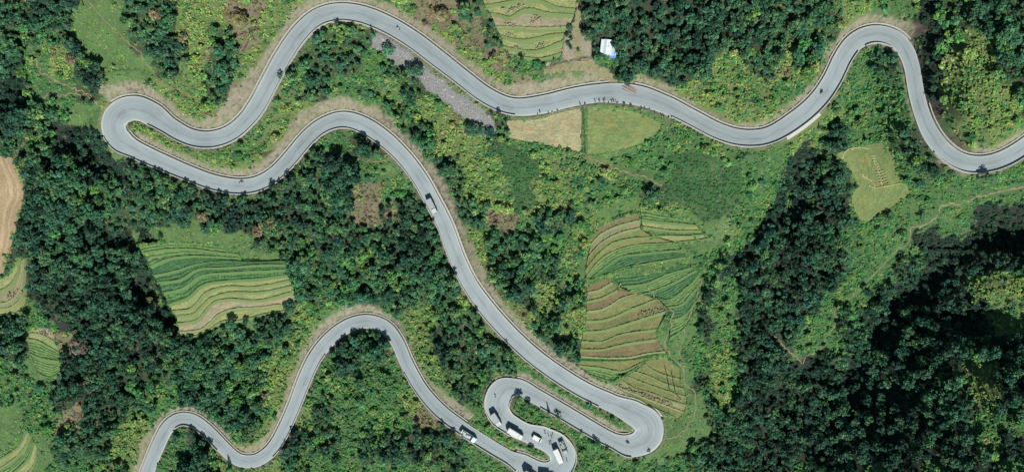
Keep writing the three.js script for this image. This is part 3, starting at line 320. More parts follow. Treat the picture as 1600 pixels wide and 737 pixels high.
for (const f of FIELDS) {
  const t = f.node = thing(f.flat ? 'field_plot' : 'terraced_field', f.label, 'field');
  for (let k = 0; k + 1 < f.L.length; k++) {
    const A = f.L[k], B = f.L[k + 1], n = A.length - 1, crop = (f.split || f.crops)[k] || f.crops[f.crops.length - 1];
    const Y = A.map((_, i) => { const a = hBase(...A[i]), b = hBase(...B[i]); return [a, b, (a + b) / 2]; });
    const flatY = (i, b) => f.flat ? mix(Y[i][0], Y[i][1], b) + 0.25 : mix(Y[i][2] + 0.12 * (Y[i][0] - Y[i][1]), Y[i][2] - 0.12 * (Y[i][0] - Y[i][1]), b);
    const M = 10, at = (i, b) => [mix(A[i][0], B[i][0], b), mix(A[i][1], B[i][1], b)];
    const Ycurv = (i, b) => { const [x, z] = at(i, b); return f.flat ? hBase(x, z) + 0.25 + 0.18 * (fbm(x * 0.5, z * 0.5, 3) - 0.5) : flatY(i, b) + 0.22 * (fbm(x * 0.7, z * 0.7, 3) - 0.5); };
    const alongW = A.reduce((s, p, i) => i ? s + Math.hypot(p[0] - A[i - 1][0], p[1] - A[i - 1][1]) : 0, 0), acr = Math.hypot(A[20][0] - B[20][0], A[20][1] - B[20][1]);
    const g = surf(n, M, (a, b) => { const i = Math.round(a * n), [x, z] = at(i, b); return [x, Ycurv(i, b), z]; }, (a, b) => [a * alongW / 21, (b * acr + k * 6.7) / 21]);
    const te = mesh('terrace', g, CROP[crop], t); te.userData.crop = undefined; delete te.userData.crop;
    f.strips[k].at = (a, b) => { const i = Math.round(a * n), [x, z] = at(i, b); return [x, Ycurv(i, b), z]; };
    if (!f.flat) { // grassy lip on the outer edge and the earth face below it
      const N2 = n * 3, pt = (s, arr) => { const q = s * n, i = Math.min(n - 1, Math.floor(q)), fr = q - i; return [mix(arr[i][0], arr[i + 1][0], fr), mix(arr[i][1], arr[i + 1][1], fr), i, fr]; };
      const lip = surf(N2, 6, (a, b) => { const p = pt(a, B), q = pt(a, A), l = Math.hypot(p[0] - q[0], p[1] - q[1]) || 1, w = 0.42 * (0.7 + 0.8 * vnoise(a * 60, k * 9.3 + acr)), ox = (p[0] - q[0]) / l, oz = (p[1] - q[1]) / l, o = mix(-w * 1.6, w * 0.8, b), y = mix(flatY(p[2], 1), flatY(Math.min(n, p[2] + 1), 1), p[3]); return [p[0] + ox * o, y - 0.08 + 0.5 * Math.sin(Math.PI * Math.min(1, b * 1.02)) * (0.6 + 0.8 * vnoise(a * 45 + 7, k + 2)), p[1] + oz * o]; });
      mesh('lip', lip, ['crop', 'crop2', 'green', 'hedge'].includes(crop) ? leafyBund : crop === 'tan' || crop === 'tan2' || crop === 'brown' ? dryBund : bundMat, te);
      const face = surf(N2, 4, (a, b) => { const p = pt(a, B), q = pt(a, A), l = Math.hypot(p[0] - q[0], p[1] - q[1]) || 1, y = mix(flatY(p[2], 1), flatY(Math.min(n, p[2] + 1), 1), p[3]); const o = 0.15 + b * (1.5 + 0.7 * vnoise(a * 50, b * 3)); return [p[0] + (p[0] - q[0]) / l * o, y + 0.12 - b * 2.4, p[1] + (p[1] - q[1]) / l * o]; });
      mesh('face', face, ['crop', 'crop2', 'green', 'hedge'].includes(crop) ? leafyBund : bundMat, te);
    } else { for (const [arr, s] of [[A, k === 0], [B, k + 2 === f.L.length]]) if (s) mesh('edge', surf(n, 1, (a, b) => { const i = Math.round(a * n); return [arr[i][0], hBase(...arr[i]) + 0.25 - b * 1.2, arr[i][1]]; }), bundMat, te); }
    for (const e of [0, n]) { const sk = surf(M, 1, (a, b) => { const [x, z] = at(e, a); return [x, Ycurv(e, a) - b * 2.2, z]; }); mesh('end_face', sk, bundMat, te); }
  }
}
console.log('fields done');
// top of whatever ground or terrace is at x,z
function top(x, z) { for (const f of FIELDS) for (let k = 0; k < f.strips.length; k++) { const s = f.strips[k]; if (x > s.x0 && x < s.x1 && z > s.z0 && z < s.z1 && inPoly(s.poly, x, z)) { let b = null, bd = 1e9; for (let i = 0; i <= 40; i++) for (let j = 0; j <= 8; j++) { const p = s.at(i / 40, j / 8), d = (p[0] - x) ** 2 + (p[2] - z) ** 2; if (d < bd) { bd = d; b = p; } } return b[1]; } } const q = nearRoad(x, z)[0]; if (q && q.d < 0) return road[q.i].e + 0.03; return hT(x, z); }
const place = (u, v) => { const [x, z] = ground(u, v, (a, b) => { const q = nearRoad(a, b)[0]; return q && q.d < 0 ? road[q.i].e : hBase(a, b); }); return [x, top(x, z), z]; };

// ------------------------------------------------------------------ vegetation
function leafGeo(parts) { // parts: [[cx,cy,cz, nx,ny,nz, size, tone]...] small bent leaf sprays, two triangles each
  const p = [], c = [], nn = [], a = new THREE.Vector3(), b = new THREE.Vector3(), n = new THREE.Vector3(), t = new THREE.Vector3();
  for (const [cx, cy, cz, nx, ny, nz, s, tone] of parts) {
    n.set(nx, ny, nz).normalize(); t.set(rr(-1, 1), rr(-1, 1), rr(-1, 1)).normalize(); a.crossVectors(n, t).normalize(); b.crossVectors(n, a);
    const q = [[-1, -0.15], [0.1, -0.8], [1, 0.2], [-0.15, 0.85]].map(([k, l]) => { const u = k * s * rr(0.7, 1.2), v = l * s * rr(0.7, 1.2), w = -0.25 * s * Math.abs(k); return [cx + a.x * u + b.x * v + n.x * w, cy + a.y * u + b.y * v + n.y * w, cz + a.z * u + b.z * v + n.z * w]; });
    const nA = [n.x, n.y, n.z];
    for (const k of [0, 1, 3, 1, 2, 3]) { p.push(...q[k]); c.push(tone, tone, tone * rr(0.85, 1.0)); nn.push(...nA); }
  }
  const g = new THREE.BufferGeometry(); g.setAttribute('position', new THREE.Float32BufferAttribute(p, 3)); g.setAttribute('color', new THREE.Float32BufferAttribute(c, 3)); g.setAttribute('normal', new THREE.Float32BufferAttribute(nn, 3)); return g;
}
function crownParts(R, y0, y1, lobes, per, leaf, wild) {
  const out = [], cy = (y0 + y1) / 2, hh = (y1 - y0) / 2;
  for (let k = 0; k < lobes; k++) {
    const th = k * 2.39996 + rr(-0.5, 0.5), q = Math.sqrt((k + 0.3) / lobes), ph = rr(-0.25, 1), lr = R * rr(0.20, 0.42);
    const lx = Math.cos(th) * q * R * 0.78, lz = Math.sin(th) * q * R * 0.78, ly = cy + hh * (0.75 * (1 - q * q) * ph + rr(-0.35, 0.3)), tone = rr(0.62, 1.38);
    for (let i = 0; i < per; i++) {
      let dx = rr(-1, 1), dy = rr(-0.55, 1), dz = rr(-1, 1); const l = Math.hypot(dx, dy, dz) || 1; dx /= l; dy /= l; dz /= l; const e = lr * rr(0.75, 1.15);
      out.push([lx + dx * e, ly + dy * e * 0.8, lz + dz * e, dx + rr(-wild, wild), dy + 0.35 + rr(-wild, wild), dz + rr(-wild, wild), leaf * rr(0.6, 1.25), tone * rr(0.8, 1.2)]);
    }
  }
  return out;
}
function trunkGeo(h, r, limbs, R) { // tapered trunk with limbs
  const gs = [new THREE.CylinderGeometry(r * 0.45, r, h, 6, 1).translate(0, h / 2 - 0.4, 0)];
  for (let k = 0; k < limbs; k++) { const th = k * 2.1 + rr(-0.4, 0.4), g = new THREE.CylinderGeometry(r * 0.14, r * 0.38, R * 0.95, 5, 1).translate(0, R * 0.47, 0); g.rotateZ(-rr(0.7, 1.05)); g.rotateY(th); g.translate(0, h * rr(0.5, 0.85) - 0.4, 0); gs.push(g); }
  const g = mergeGeometries(gs).toNonIndexed(); g.deleteAttribute('uv'); return g;
}
const withColor = (g, c) => { const n = g.attributes.position.count, a = new Float32Array(n * 3); for (let i = 0; i < n; i++) a.set(c, i * 3); g.setAttribute('color', new THREE.BufferAttribute(a, 3)); return g; };
function coniferParts(R, y0, y1) { const out = []; for (let y = y0; y < y1; y += 0.42) { const f = 1 - (y - y0) / (y1 - y0), n = Math.round(4 + 9 * f); for (let k = 0; k < n; k++) { const th = rr(0, 6.283), q = R * (0.15 + 0.85 * f) * Math.sqrt(rr(0.15, 1)); out.push([Math.cos(th) * q, y + rr(-0.15, 0.25) - 0.15 * q, Math.sin(th) * q, Math.cos(th) * 0.7, 0.8, Math.sin(th) * 0.7, rr(0.25, 0.5), rr(0.75, 1.2)]); } } return out; }
const TREES = []; // built at radius 2 m, height 7 m
for (let k = 0; k < 8; k++) TREES.push({ crown: leafGeo(crownParts(2.2, 2.8, 6.9, 9 + (k % 4) * 3, 44, 0.30, 0.75)), trunk: trunkGeo(5.0, 0.2, 5, 1.7) });
for (let k = 0; k < 3; k++) TREES.push({ crown: leafGeo(coniferParts(1.5, 1.4, 7)), trunk: trunkGeo(6.2, 0.17, 0, 1) });
const SHRUBS = []; // radius 1 m, height 1.3 m
for (let k = 0; k < 7; k++) SHRUBS.push(leafGeo(crownParts(1.0, 0.1, 1.15, 5 + (k % 3), 24, 0.235, 0.6)));
const BARE = []; // leafless twiggy bush
for (let k = 0; k < 2; k++) { const gs = []; for (let i = 0; i < 46; i++) { const l = rr(0.5, 1.1), g = new THREE.CylinderGeometry(0.015, 0.05, l, 3, 1).translate(0, l / 2, 0); g.rotateZ(rr(0.2, 1.3)); g.rotateY(rr(0, 6.3)); g.translate(rr(-0.25, 0.25), rr(0, 0.5), rr(-0.25, 0.25)); gs.push(g.toNonIndexed()); } const g = mergeGeometries(gs); g.deleteAttribute('uv'); BARE.push(withColor(g, [1, 1, 1])); }
const TUFTS = []; for (let k = 0; k < 3; k++) { const out = []; for (let i = 0; i < 16; i++) { const th = rr(0, 6.28), q = rr(0, 0.8); out.push([Math.cos(th) * q, rr(0.06, 0.32), Math.sin(th) * q, rr(-0.7, 0.7), 1, rr(-0.7, 0.7), rr(0.1, 0.24), rr(0.75, 1.25)]); } TUFTS.push(leafGeo(out)); }
const leafMat = (c) => new THREE.MeshPhysicalMaterial({ color: c, vertexColors: true, roughness: 0.85, specularIntensity: 0.35, side: THREE.DoubleSide });
const leafWhite = leafMat(new THREE.Color(1, 1, 1)), barkMat = new THREE.MeshStandardMaterial({ color: new THREE.Color().setRGB(0.10, 0.075, 0.05), roughness: 0.95 });
const PAL = { // linear leaf colours; deep has shade painted into the leaves
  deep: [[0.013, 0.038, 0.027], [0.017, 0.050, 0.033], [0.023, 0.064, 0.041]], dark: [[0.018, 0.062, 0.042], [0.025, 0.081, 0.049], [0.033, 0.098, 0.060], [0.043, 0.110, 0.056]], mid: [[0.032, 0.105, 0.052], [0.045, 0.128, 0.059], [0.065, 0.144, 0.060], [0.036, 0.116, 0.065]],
  fresh: [[0.050, 0.165, 0.052], [0.071, 0.182, 0.057], [0.097, 0.193, 0.058], [0.044, 0.146, 0.060]], yellow: [[0.134, 0.232, 0.064], [0.158, 0.242, 0.070], [0.108, 0.220, 0.064], [0.172, 0.230, 0.080]],
  brown: [[0.140, 0.112, 0.080], [0.120, 0.094, 0.082], [0.145, 0.138, 0.062], [0.170, 0.152, 0.085]], crop: [[0.032, 0.122, 0.046], [0.040, 0.136, 0.044]] };
const palMat = {}; for (const k in PAL) palMat[k] = PAL[k].map((c) => leafMat(new THREE.Color().setRGB(...c)));
const PALNAME = { dark: 'dark green', deep: 'shade-dark green', mid: 'mid green', fresh: 'fresh green', yellow: 'yellow green', brown: 'dry brownish', crop: 'deep green' };
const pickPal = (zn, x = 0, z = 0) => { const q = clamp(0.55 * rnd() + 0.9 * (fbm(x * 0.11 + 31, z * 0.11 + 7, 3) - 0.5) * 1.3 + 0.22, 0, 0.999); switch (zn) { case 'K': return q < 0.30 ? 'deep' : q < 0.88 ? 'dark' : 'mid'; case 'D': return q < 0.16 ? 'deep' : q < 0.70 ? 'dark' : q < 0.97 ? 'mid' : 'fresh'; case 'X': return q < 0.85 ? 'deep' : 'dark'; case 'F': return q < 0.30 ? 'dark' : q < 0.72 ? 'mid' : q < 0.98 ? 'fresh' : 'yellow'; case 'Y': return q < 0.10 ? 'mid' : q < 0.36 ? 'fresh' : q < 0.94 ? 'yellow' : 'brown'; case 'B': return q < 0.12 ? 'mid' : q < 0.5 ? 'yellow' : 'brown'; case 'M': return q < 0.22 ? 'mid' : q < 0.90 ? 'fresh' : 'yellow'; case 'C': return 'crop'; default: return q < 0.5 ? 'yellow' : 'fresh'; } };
const HOUSE = groundT(947, 78);
const trees = [], shrubs = [], tufts = [];
const tanS = Math.tan(50 * Math.PI / 180);
function shades(x, y, z, h) { for (let k = 1.5; k < h / tanS + 3; k += 0.9) { const px = x - 0.22 * k, pz = z - 0.975 * k, ry = y + h - k * tanS, ed = edgeAt(px, pz); if (ed < -0.6) { const q = nearRoad(px, pz)[0]; if (q && ry > road[q.i].e + 0.3) return 1; } else if (ry > hBase(px, pz) + 0.6 && ry > y - 4 && inField(px, pz)) return 2; } return 0; }
const bx = 212, bz = 104;
const AP0 = idx(1278, 160), AP1 = idx(1206, 211);
const okSpot = (x, z, r) => { const ed = edgeAt(x, z); if (ed < 9) { const q = nearRoad(x, z)[0]; if (q) { if (drainSide(q.i, q.side)) { if (q.d < bankW(q.i) * 0.92 + 0.55 * r + 3.4 * (fbm(x * 0.35, z * 0.35, 3) - 0.5) || q.d < 1.5 + 0.5 * r) return false; } else if (q.d < 0.35 + 0.75 * r || (q.d < 2.3 + r * 0.5 && q.side < 0 && q.i > AP0 && q.i < AP1)) return false; } } return true; };
function tryTree(ax, az, zone, r, h, force, kind, pal) { // (ax, az): where the crown is seen against the ground
  const e = hT(ax, az), k = (H - e - h * 0.75) / (H - e), x = ax * k, z = az * k, y = hT(x, z);
  if (!force) {
    if (!okSpot(ax, az, r) || !okSpot(x, z, 0.4)) return false;
    if (inField(ax, az, r * 0.55) || inField(x, z)) return false;
    if (onPath(ax, az, r * 0.7) || screeDist(ax, az) < 2.6 + r * 0.8 || inPoly(YARD, ax, az) || Math.hypot(ax - HOUSE[0], az - HOUSE[1]) < 4.4 + r) return false;
    let sh = shades(x, y, z, h), n = 0; while (sh && n++ < 4) { h *= 0.72; r *= 0.86; sh = shades(x, y, z, h); } if (sh === 1 && rnd() > 0.04) return false; if (h < 2.2) return false;
  }
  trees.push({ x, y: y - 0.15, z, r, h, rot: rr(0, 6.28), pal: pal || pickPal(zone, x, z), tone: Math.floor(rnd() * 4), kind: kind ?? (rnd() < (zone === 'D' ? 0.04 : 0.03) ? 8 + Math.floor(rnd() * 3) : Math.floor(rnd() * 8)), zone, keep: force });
  return true;
}
{ // named single trees: roadside and field-side ones that throw their own shadows
  const one = (u, v, r, h, zone, kind, pal) => { const g = groundT(u, v); tryTree(g[0], g[1], zone, r, h, true, kind, pal); };
  for (const [u, v, r] of [[121, 541, 3.2], [138, 482, 1.6], [80, 304, 1.4], [137, 604, 2.4], [415, 350, 2.8], [400, 362, 2], [314, 340, 1.8], [240, 22, 2], [690, 22, 2.2], [335, 75, 2], [372, 28, 2.6], [108, 92, 1.6], [232, 470, 1.5]]) one(u, v, r, r * 2.6, 'B', 3, 'brown');
  for (const [u, v, r, h, zn, kd] of [[580, 52, 1.3, 6.5, 'D', 8], [1546, 276, 1.6, 6.5, 'D', 1], [1536, 277, 1.0, 5, 'D', 9], [1308, 170, 1.8, 5, 'D', 2], [1400, 88, 1.7, 5.5, 'D', 3], [1378, 82, 1.3, 4, 'D', 5], [436, 118, 1.1, 4.5, 'D', 4], [355, 733, 1.5, 6.5, 'D', 9], [314, 694, 1.5, 5, 'D', 1], [812, 624, 1.6, 4.5, 'D', 6], [858, 645, 1.0, 5.6, 'D', 9], [873, 652, 1.3, 4.4, 'D', 4], [826, 634, 1.3, 3.6, 'D', 2], [424, 290, 1.3, 3.5, 'D', 2], [360, 508, 2.1, 7, 'D', 7], [382, 503, 1.2, 4.5, 'D', 1], [451, 480, 2.4, 6, 'D', 3], [250, 368, 1.0, 2.5, 'D', 3], [400, 507, 1.6, 4.5, 'D', 2], [436, 500, 1.4, 4, 'D', 2], [652, 110, 2.2, 7, 'D', 6], [640, 108, 1.8, 6, 'D', 1], [605, 78, 2.3, 6, 'D', 0], [750, 205, 2.2, 6, 'D', 4], [735, 202, 2.0, 6, 'D', 7], [765, 208, 2.0, 5, 'D', 5], [816, 92, 0.9, 5, 'D', 2], [812, 100, 0.8, 3, 'D', 9], [876, 42, 0.6, 4.6, 'D', 9], [838, 105, 1.2, 3, 'D', 0], [866, 92, 0.7, 3.2, 'D', 10], [850, 104, 0.9, 3, 'D', 3], [890, 40, 0.7, 3.6, 'D', 8], [893, 60, 0.7, 3, 'D', 1], [888, 68, 0.8, 2.6, 'D', 5], [892, 74, 0.7, 2.4, 'D', 6], [904, 78, 0.6, 2.4, 'D', 0], [930, 66, 1.2, 4.5, 'D', 9], [934, 92, 1.5, 4, 'F', 2], [944, 88, 1.2, 3.5, 'F', 5], [933, 76, 1.2, 5.2, 'D', 1], [938, 86, 1.3, 4.4, 'F', 4], [962, 68, 1.4, 5, 'D', 2], [972, 72, 1.8, 5.5, 'D', 6], [976, 88, 1.4, 4, 'D', 0], [1000, 96, 1.6, 4.5, 'D', 4], [236, 205, 0.7, 2.2, 'F', 2], [208, 205, 0.6, 1.8, 'F', 2], [1193, 285, 1.3, 3, 'D', 2], [988, 415, 0.9, 2.5, 'D', 2], [560, 600, 1.9, 6, 'D', 3], [545, 572, 1.8, 5, 'D', 1]]) one(u, v, r, h, zn, kd);
}
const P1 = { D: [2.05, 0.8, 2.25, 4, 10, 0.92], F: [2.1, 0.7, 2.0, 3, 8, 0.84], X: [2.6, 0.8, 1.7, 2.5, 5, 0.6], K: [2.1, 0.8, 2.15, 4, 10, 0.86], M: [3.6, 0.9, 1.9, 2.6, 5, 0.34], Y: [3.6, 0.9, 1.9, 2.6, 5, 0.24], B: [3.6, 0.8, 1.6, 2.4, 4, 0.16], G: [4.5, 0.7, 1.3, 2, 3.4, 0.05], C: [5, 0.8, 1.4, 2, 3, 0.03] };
for (let gz = -bz; gz < bz; gz += 2.05) for (let gx = -bx; gx < bx; gx += 2.05) {
  const x = gx + rr(-1.1, 1.1), z = gz + rr(-1.1, 1.1), e = hT(x, z), zn = coverAt(x, z, e), p = P1[zn];
  if (rnd() > p[5] * (2.05 / p[0]) ** 2) continue; const s = Math.pow(rnd(), 1.9), big = 0.75 + 0.5 * vnoise(x * 0.06 + 5, z * 0.06);
  tryTree(x, z, zn, mix(p[1], p[2], s) * big, mix(p[3], p[4], s * 0.7 + 0.3 * rnd()) * big);
}
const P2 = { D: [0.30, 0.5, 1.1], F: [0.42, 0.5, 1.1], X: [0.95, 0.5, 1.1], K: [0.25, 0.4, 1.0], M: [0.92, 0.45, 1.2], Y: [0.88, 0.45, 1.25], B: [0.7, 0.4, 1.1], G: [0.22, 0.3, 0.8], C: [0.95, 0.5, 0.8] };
for (let gz = -bz; gz < bz; gz += 1.12) for (let gx = -bx; gx < bx; gx += 1.12) {
  const x = gx + rr(-0.5, 0.5), z = gz + rr(-0.5, 0.5), e = hT(x, z), zn = coverAt(x, z, e), p = P2[zn]; const dens = p[0] * (0.6 + 0.75 * vnoise(x * 0.22, z * 0.22)); const q = rnd();
  const r = mix(p[1], p[2], rnd() ** 1.6); if (!okSpot(x, z, r * 0.8) || inField(x, z, 0.25) || onPath(x, z, r * 0.7) || (screeDist(x, z) < 2.6 + r * 0.6) || inPoly(YARD, x, z)) { if (q < 0.05 && okSpot(x, z, 0) && edgeAt(x, z) > 1.3 && !inField(x, z, 0.2) && !onPath(x, z, 0.3)) tufts.push({ x, y: hT(x, z) - 0.04, z, r: rr(0.3, 0.7), rot: rr(0, 6.28), pal: rnd() < 0.6 ? 'yellow' : 'fresh' }); continue; }
  if (q < dens) shrubs.push({ x, y: e - 0.12, z, r, sy: rr(0.7, 1.25), rot: rr(0, 6.28), pal: zn === 'F' && rnd() < 0.12 ? 'yellow' : pickPal(zn, x, z), kind: zn === 'B' && rnd() < 0.45 ? -1 - Math.floor(rnd() * 2) : Math.floor(rnd() * 7), zone: zn, tone: Math.floor(rnd() * 4) });
  else if (zn !== 'D' && zn !== 'X' && zn !== 'K' && q < 0.97) tufts.push({ x, y: e - 0.04, z, r: rr(0.45, 0.95), rot: rr(0, 6.28), pal: zn === 'B' ? 'brown' : rnd() < (zn === 'Y' ? 0.75 : 0.25) ? 'yellow' : 'fresh' });
}
// crops in the green terraces, hedge shrubs between, grass along the lips
for (const f of FIELDS) for (let k = 0; k < f.strips.length; k++) {
  const crop = (f.split || f.crops)[k], s = f.strips[k]; if (!['crop', 'crop2', 'green', 'hedge'].includes(crop)) continue;
  const area = (s.x1 - s.x0), rows = crop === 'green' ? 3 : 4;
  for (let j = 0; j < rows; j++) for (let i = 0; i < area * 1.5; i++) { const a = (i + rnd()) / (area * 1.5), p = s.at(clamp(a, 0, 1), clamp((j + 0.35 + rr(-0.12, 0.12)) / rows, 0.05, 0.92)); if (rnd() < (crop === 'green' ? 0.4 : 0.85)) tufts.push({ x: p[0] + rr(-0.2, 0.2), y: p[1] - 0.03, z: p[2] + rr(-0.2, 0.2), r: crop === 'hedge' ? rr(0.6, 1) : rr(0.3, 0.62), rot: rr(0, 6.28), pal: crop === 'green' ? 'fresh' : 'crop', high: 1.6 }); }
}
// weeds and bushes along the field edges, stubble on the open plots
for (const f of FIELDS) { const n = f.L.length; f.L.forEach((l, k) => { for (let i = 0; i < l.length; i++) { const end = i < 2 || i > l.length - 3, rim = k === 0 || k === n - 1; if (!(end || rim)) continue; for (let q = 0; q < 3; q++) { const x = l[i][0] + rr(-0.7, 0.7), z = l[i][1] + rr(-0.7, 0.7); if (edgeAt(x, z) < 1.6 || onPath(x, z, 0.4)) continue; const y = Math.max(hT(x, z), hBase(x, z) - 0.25), pal = rnd() < 0.45 ? 'yellow' : rnd() < 0.6 ? 'fresh' : 'mid'; if (rnd() < 0.3) shrubs.push({ x, y: y - 0.1, z, r: rr(0.3, f.label.startsWith('bare') ? 1.5 : 0.85), sy: rr(0.6, 1), rot: rr(0, 6.28), pal, kind: Math.floor(rnd() * 7), zone: 'G', tone: Math.floor(rnd() * 4) }); else tufts.push({ x, y: y, z, r: rr(0.4, 0.9), rot: rr(0, 6.28), pal }); } } });
  for (let k = 0; k < f.strips.length; k++) { const c = (f.split || f.crops)[k] || '', s = f.strips[k], w = { plot: 0.10, lawn: 0.14, lawn2: 0.07, straw: 0.05, olive: 0.10, olive2: 0.12, brown: 0.06, tan: 0.03 }[c]; if (w) for (let i = 0; i < 420 * w * (s.x1 - s.x0) / 14; i++) { const p = s.at(rnd(), rr(0.04, 0.92)); tufts.push({ x: p[0] + rr(-0.3, 0.3), y: p[1] - 0.08, z: p[2], r: rr(0.25, 0.6), rot: rr(0, 6.28), pal: c === 'plot' || c === 'tan' || c === 'brown' ? (rnd() < 0.7 ? 'brown' : 'yellow') : 'yellow', high: 0.6 }); } } }
const seen = (o) => { const [u, v] = toPix(o.x, o.z, o.y); return u > 8 && u < 1592 && v > 8 && v < 729; };
const WHERE = [[1060, 50, "in the dark forest behind the small white-roofed house"], [1220, 90, "on the slope above the road near the rounded bend"], [1530, 120, "on the spur beside the shaded cutting"], [1390, 160, "in the hollow inside the rounded top bend"], [1270, 330, "in the dark forest beside the isolated dug plot"], [1440, 290, "between the dug plot and the winding footpath"], [1180, 480, "in the forest beyond the stepped terraces and footpath"], [1330, 470, "along the thin zigzag footpath on the ridge"], [1450, 560, "on the dim slope across the ravine"], [1200, 660, "in the valley forest below the wide hairpin"], [840, 380, "between the long straight and the stepped terraces"], [850, 260, "in the scrub below the dry brown plot"], [1050, 270, "near the dense deep green crop patch"], [650, 180, "in the scrub below the grey scree"], [560, 90, "in the woods inside the uppermost road's wide bend"], [540, 290, "in the woods inside the middle road's bend"], [560, 430, "between the wavy terraces and the long straight"], [700, 500, "between the lowest road and the long straight"], [560, 650, "in the hollow inside the lowest road's big bend"], [380, 600, "in the forest below the wavy terraces"], [150, 450, "between the bare earth slope and the wavy terraces"], [150, 620, "in the forest above the lowest road's last bend"], [150, 300, "in the shaded forest below the grassy hairpin"], [60, 100, "beside the pale footpath above the grassy hairpin"], [320, 80, "on the brushy slope above the uppermost road"], [720, 60, "in the dry scrub beside the stook-dotted terraces"], [840, 640, "on the bushy islands round the parked trucks"], [900, 90, "around the dirt yard and the small house"], [330, 720, "inside the lowest road's last bend"]];
const whereOf = (o) => { const [u, v] = toPix(o.x, o.z, o.y); let b, bd = 1e9; for (const w of WHERE) { const d = (w[0] - u) ** 2 + (w[1] - v) ** 2; if (d < bd) { bd = d; b = w[2]; } } return b; };
{
  const order = trees.filter(seen).sort((a, b) => (b.keep ? 9 : b.r) - (a.keep ? 9 : a.r)).slice(0, 296); const single = new Set(order);
  const proto = {};
  for (const o of order) {
    const con = o.kind >= 8, w = whereOf(o), label = `${PALNAME[o.pal]} ${con ? 'pointed conifer' : 'broad-crowned tree'} ${w}`;
    let t; if (!proto[o.kind]) { t = proto[o.kind] = new THREE.Group(); mesh('crown', TREES[o.kind].crown, leafWhite, t); mesh('trunk', TREES[o.kind].trunk, barkMat, t); t = t.clone(); } else t = proto[o.kind].clone();
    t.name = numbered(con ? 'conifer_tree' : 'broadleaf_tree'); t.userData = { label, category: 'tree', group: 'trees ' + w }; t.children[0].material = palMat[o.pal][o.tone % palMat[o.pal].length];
    t.position.set(o.x, o.y, o.z); t.rotation.y = o.rot; t.scale.set(o.r / 2, o.h / 7, o.r / 2); scene.add(t);
  }
  const put = (name, label, cat, list, geos, sc) => { // everything else of the kind
    geos.forEach((g, k) => { const l = list.filter((o) => o.k === k); if (!l.length) return; const im = new THREE.InstancedMesh(g, leafWhite, l.length), m = new THREE.Matrix4(), q = new THREE.Quaternion(), up = new THREE.Vector3(0, 1, 0), c = new THREE.Color();
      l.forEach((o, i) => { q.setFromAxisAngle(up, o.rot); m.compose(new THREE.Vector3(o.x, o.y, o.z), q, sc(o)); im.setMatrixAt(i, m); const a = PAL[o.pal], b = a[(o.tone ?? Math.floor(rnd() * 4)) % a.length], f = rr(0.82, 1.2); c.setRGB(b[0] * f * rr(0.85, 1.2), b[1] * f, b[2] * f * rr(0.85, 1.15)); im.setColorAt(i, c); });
      im.name = numbered(name); im.userData = { kind: 'stuff', label, category: cat }; shadowy(im); scene.add(im); });
  };
  const rest = trees.filter((o) => !single.has(o)); rest.forEach((o) => { o.k = o.kind; });
  put('forest_trees', 'mass of smaller trees filling the wooded slopes', 'forest', rest, TREES.map((t) => mergeGeometries([t.crown, withColor(t.trunk.clone(), [1.6, 0.9, 1.1])])), (o) => new THREE.Vector3(o.r / 2, o.h / 7, o.r / 2));
  const bigS = shrubs.filter((o) => seen(o) && o.kind >= 0 && o.zone !== 'C').sort((a, b) => b.r - a.r).slice(0, 280), bs = new Set(bigS);
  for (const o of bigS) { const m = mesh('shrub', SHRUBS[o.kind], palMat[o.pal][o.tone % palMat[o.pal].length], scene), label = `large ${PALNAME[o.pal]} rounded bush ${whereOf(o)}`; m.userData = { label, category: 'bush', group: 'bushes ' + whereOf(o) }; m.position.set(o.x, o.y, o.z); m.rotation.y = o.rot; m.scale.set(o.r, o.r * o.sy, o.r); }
  const restS = shrubs.filter((o) => !bs.has(o)); restS.forEach((o) => { o.k = o.kind >= 0 ? o.kind : 6 - o.kind; });
  put('undergrowth', 'mass of low bushes covering the open slopes', 'bushes', restS, [...SHRUBS, ...BARE], (o) => new THREE.Vector3(o.r, o.r * o.sy, o.r));
  tufts.forEach((o) => { o.k = Math.floor(rnd() * 3); });
  put('grass', 'grass and low crop tufts on the open ground', 'grass', tufts, TUFTS, (o) => new THREE.Vector3(o.r, o.r * (o.high || 1), o.r));
  console.log('trees', trees.length, 'shrubs', shrubs.length, 'tufts', tufts.length);
}

// ------------------------------------------------------------------ buildings, vehicles, people and small things
const paint = (r, g, b, rough = 0.45, metal = 0) => new THREE.MeshStandardMaterial({ color: new THREE.Color().setRGB(r, g, b), roughness: rough, metalness: metal });
const MAT = { white: paint(0.38, 0.39, 0.385), pale: paint(0.30, 0.33, 0.335, 0.6), grey: paint(0.20, 0.22, 0.228, 0.6), teal: paint(0.42, 0.66, 0.66), rubber: paint(0.02, 0.02, 0.02, 0.9), steel: paint(0.4, 0.4, 0.4, 0.4, 0.8), glass: paint(0.02, 0.03, 0.04, 0.08), chassis: paint(0.04, 0.04, 0.045, 0.7), lamp: paint(0.8, 0.8, 0.75, 0.2), red: paint(0.35, 0.03, 0.03), blue: paint(0.04, 0.16, 0.55, 0.5), wood: paint(0.19, 0.11, 0.085, 0.85), wood2: paint(0.20, 0.13, 0.10, 0.85), rust: paint(0.16, 0.08, 0.05, 0.9), black: paint(0.025, 0.025, 0.03, 0.6), tarp: paint(0.20, 0.23, 0.2, 0.8) };
const box = (l, h, w, x, y, z, r = 0.05) => new RoundedBoxGeometry(l, h, w, 2, Math.min(r, l / 3, h / 3, w / 3)).translate(x, y, z);
function wheel(parent, x, z, r, w) { const t = mesh('wheel', new THREE.CylinderGeometry(r, r, w, 18).rotateX(Math.PI / 2), MAT.rubber, parent); t.position.set(x, r, z); mesh('rim', new THREE.CylinderGeometry(r * 0.55, r * 0.55, w + 0.04, 12).rotateX(Math.PI / 2), MAT.steel, t); }
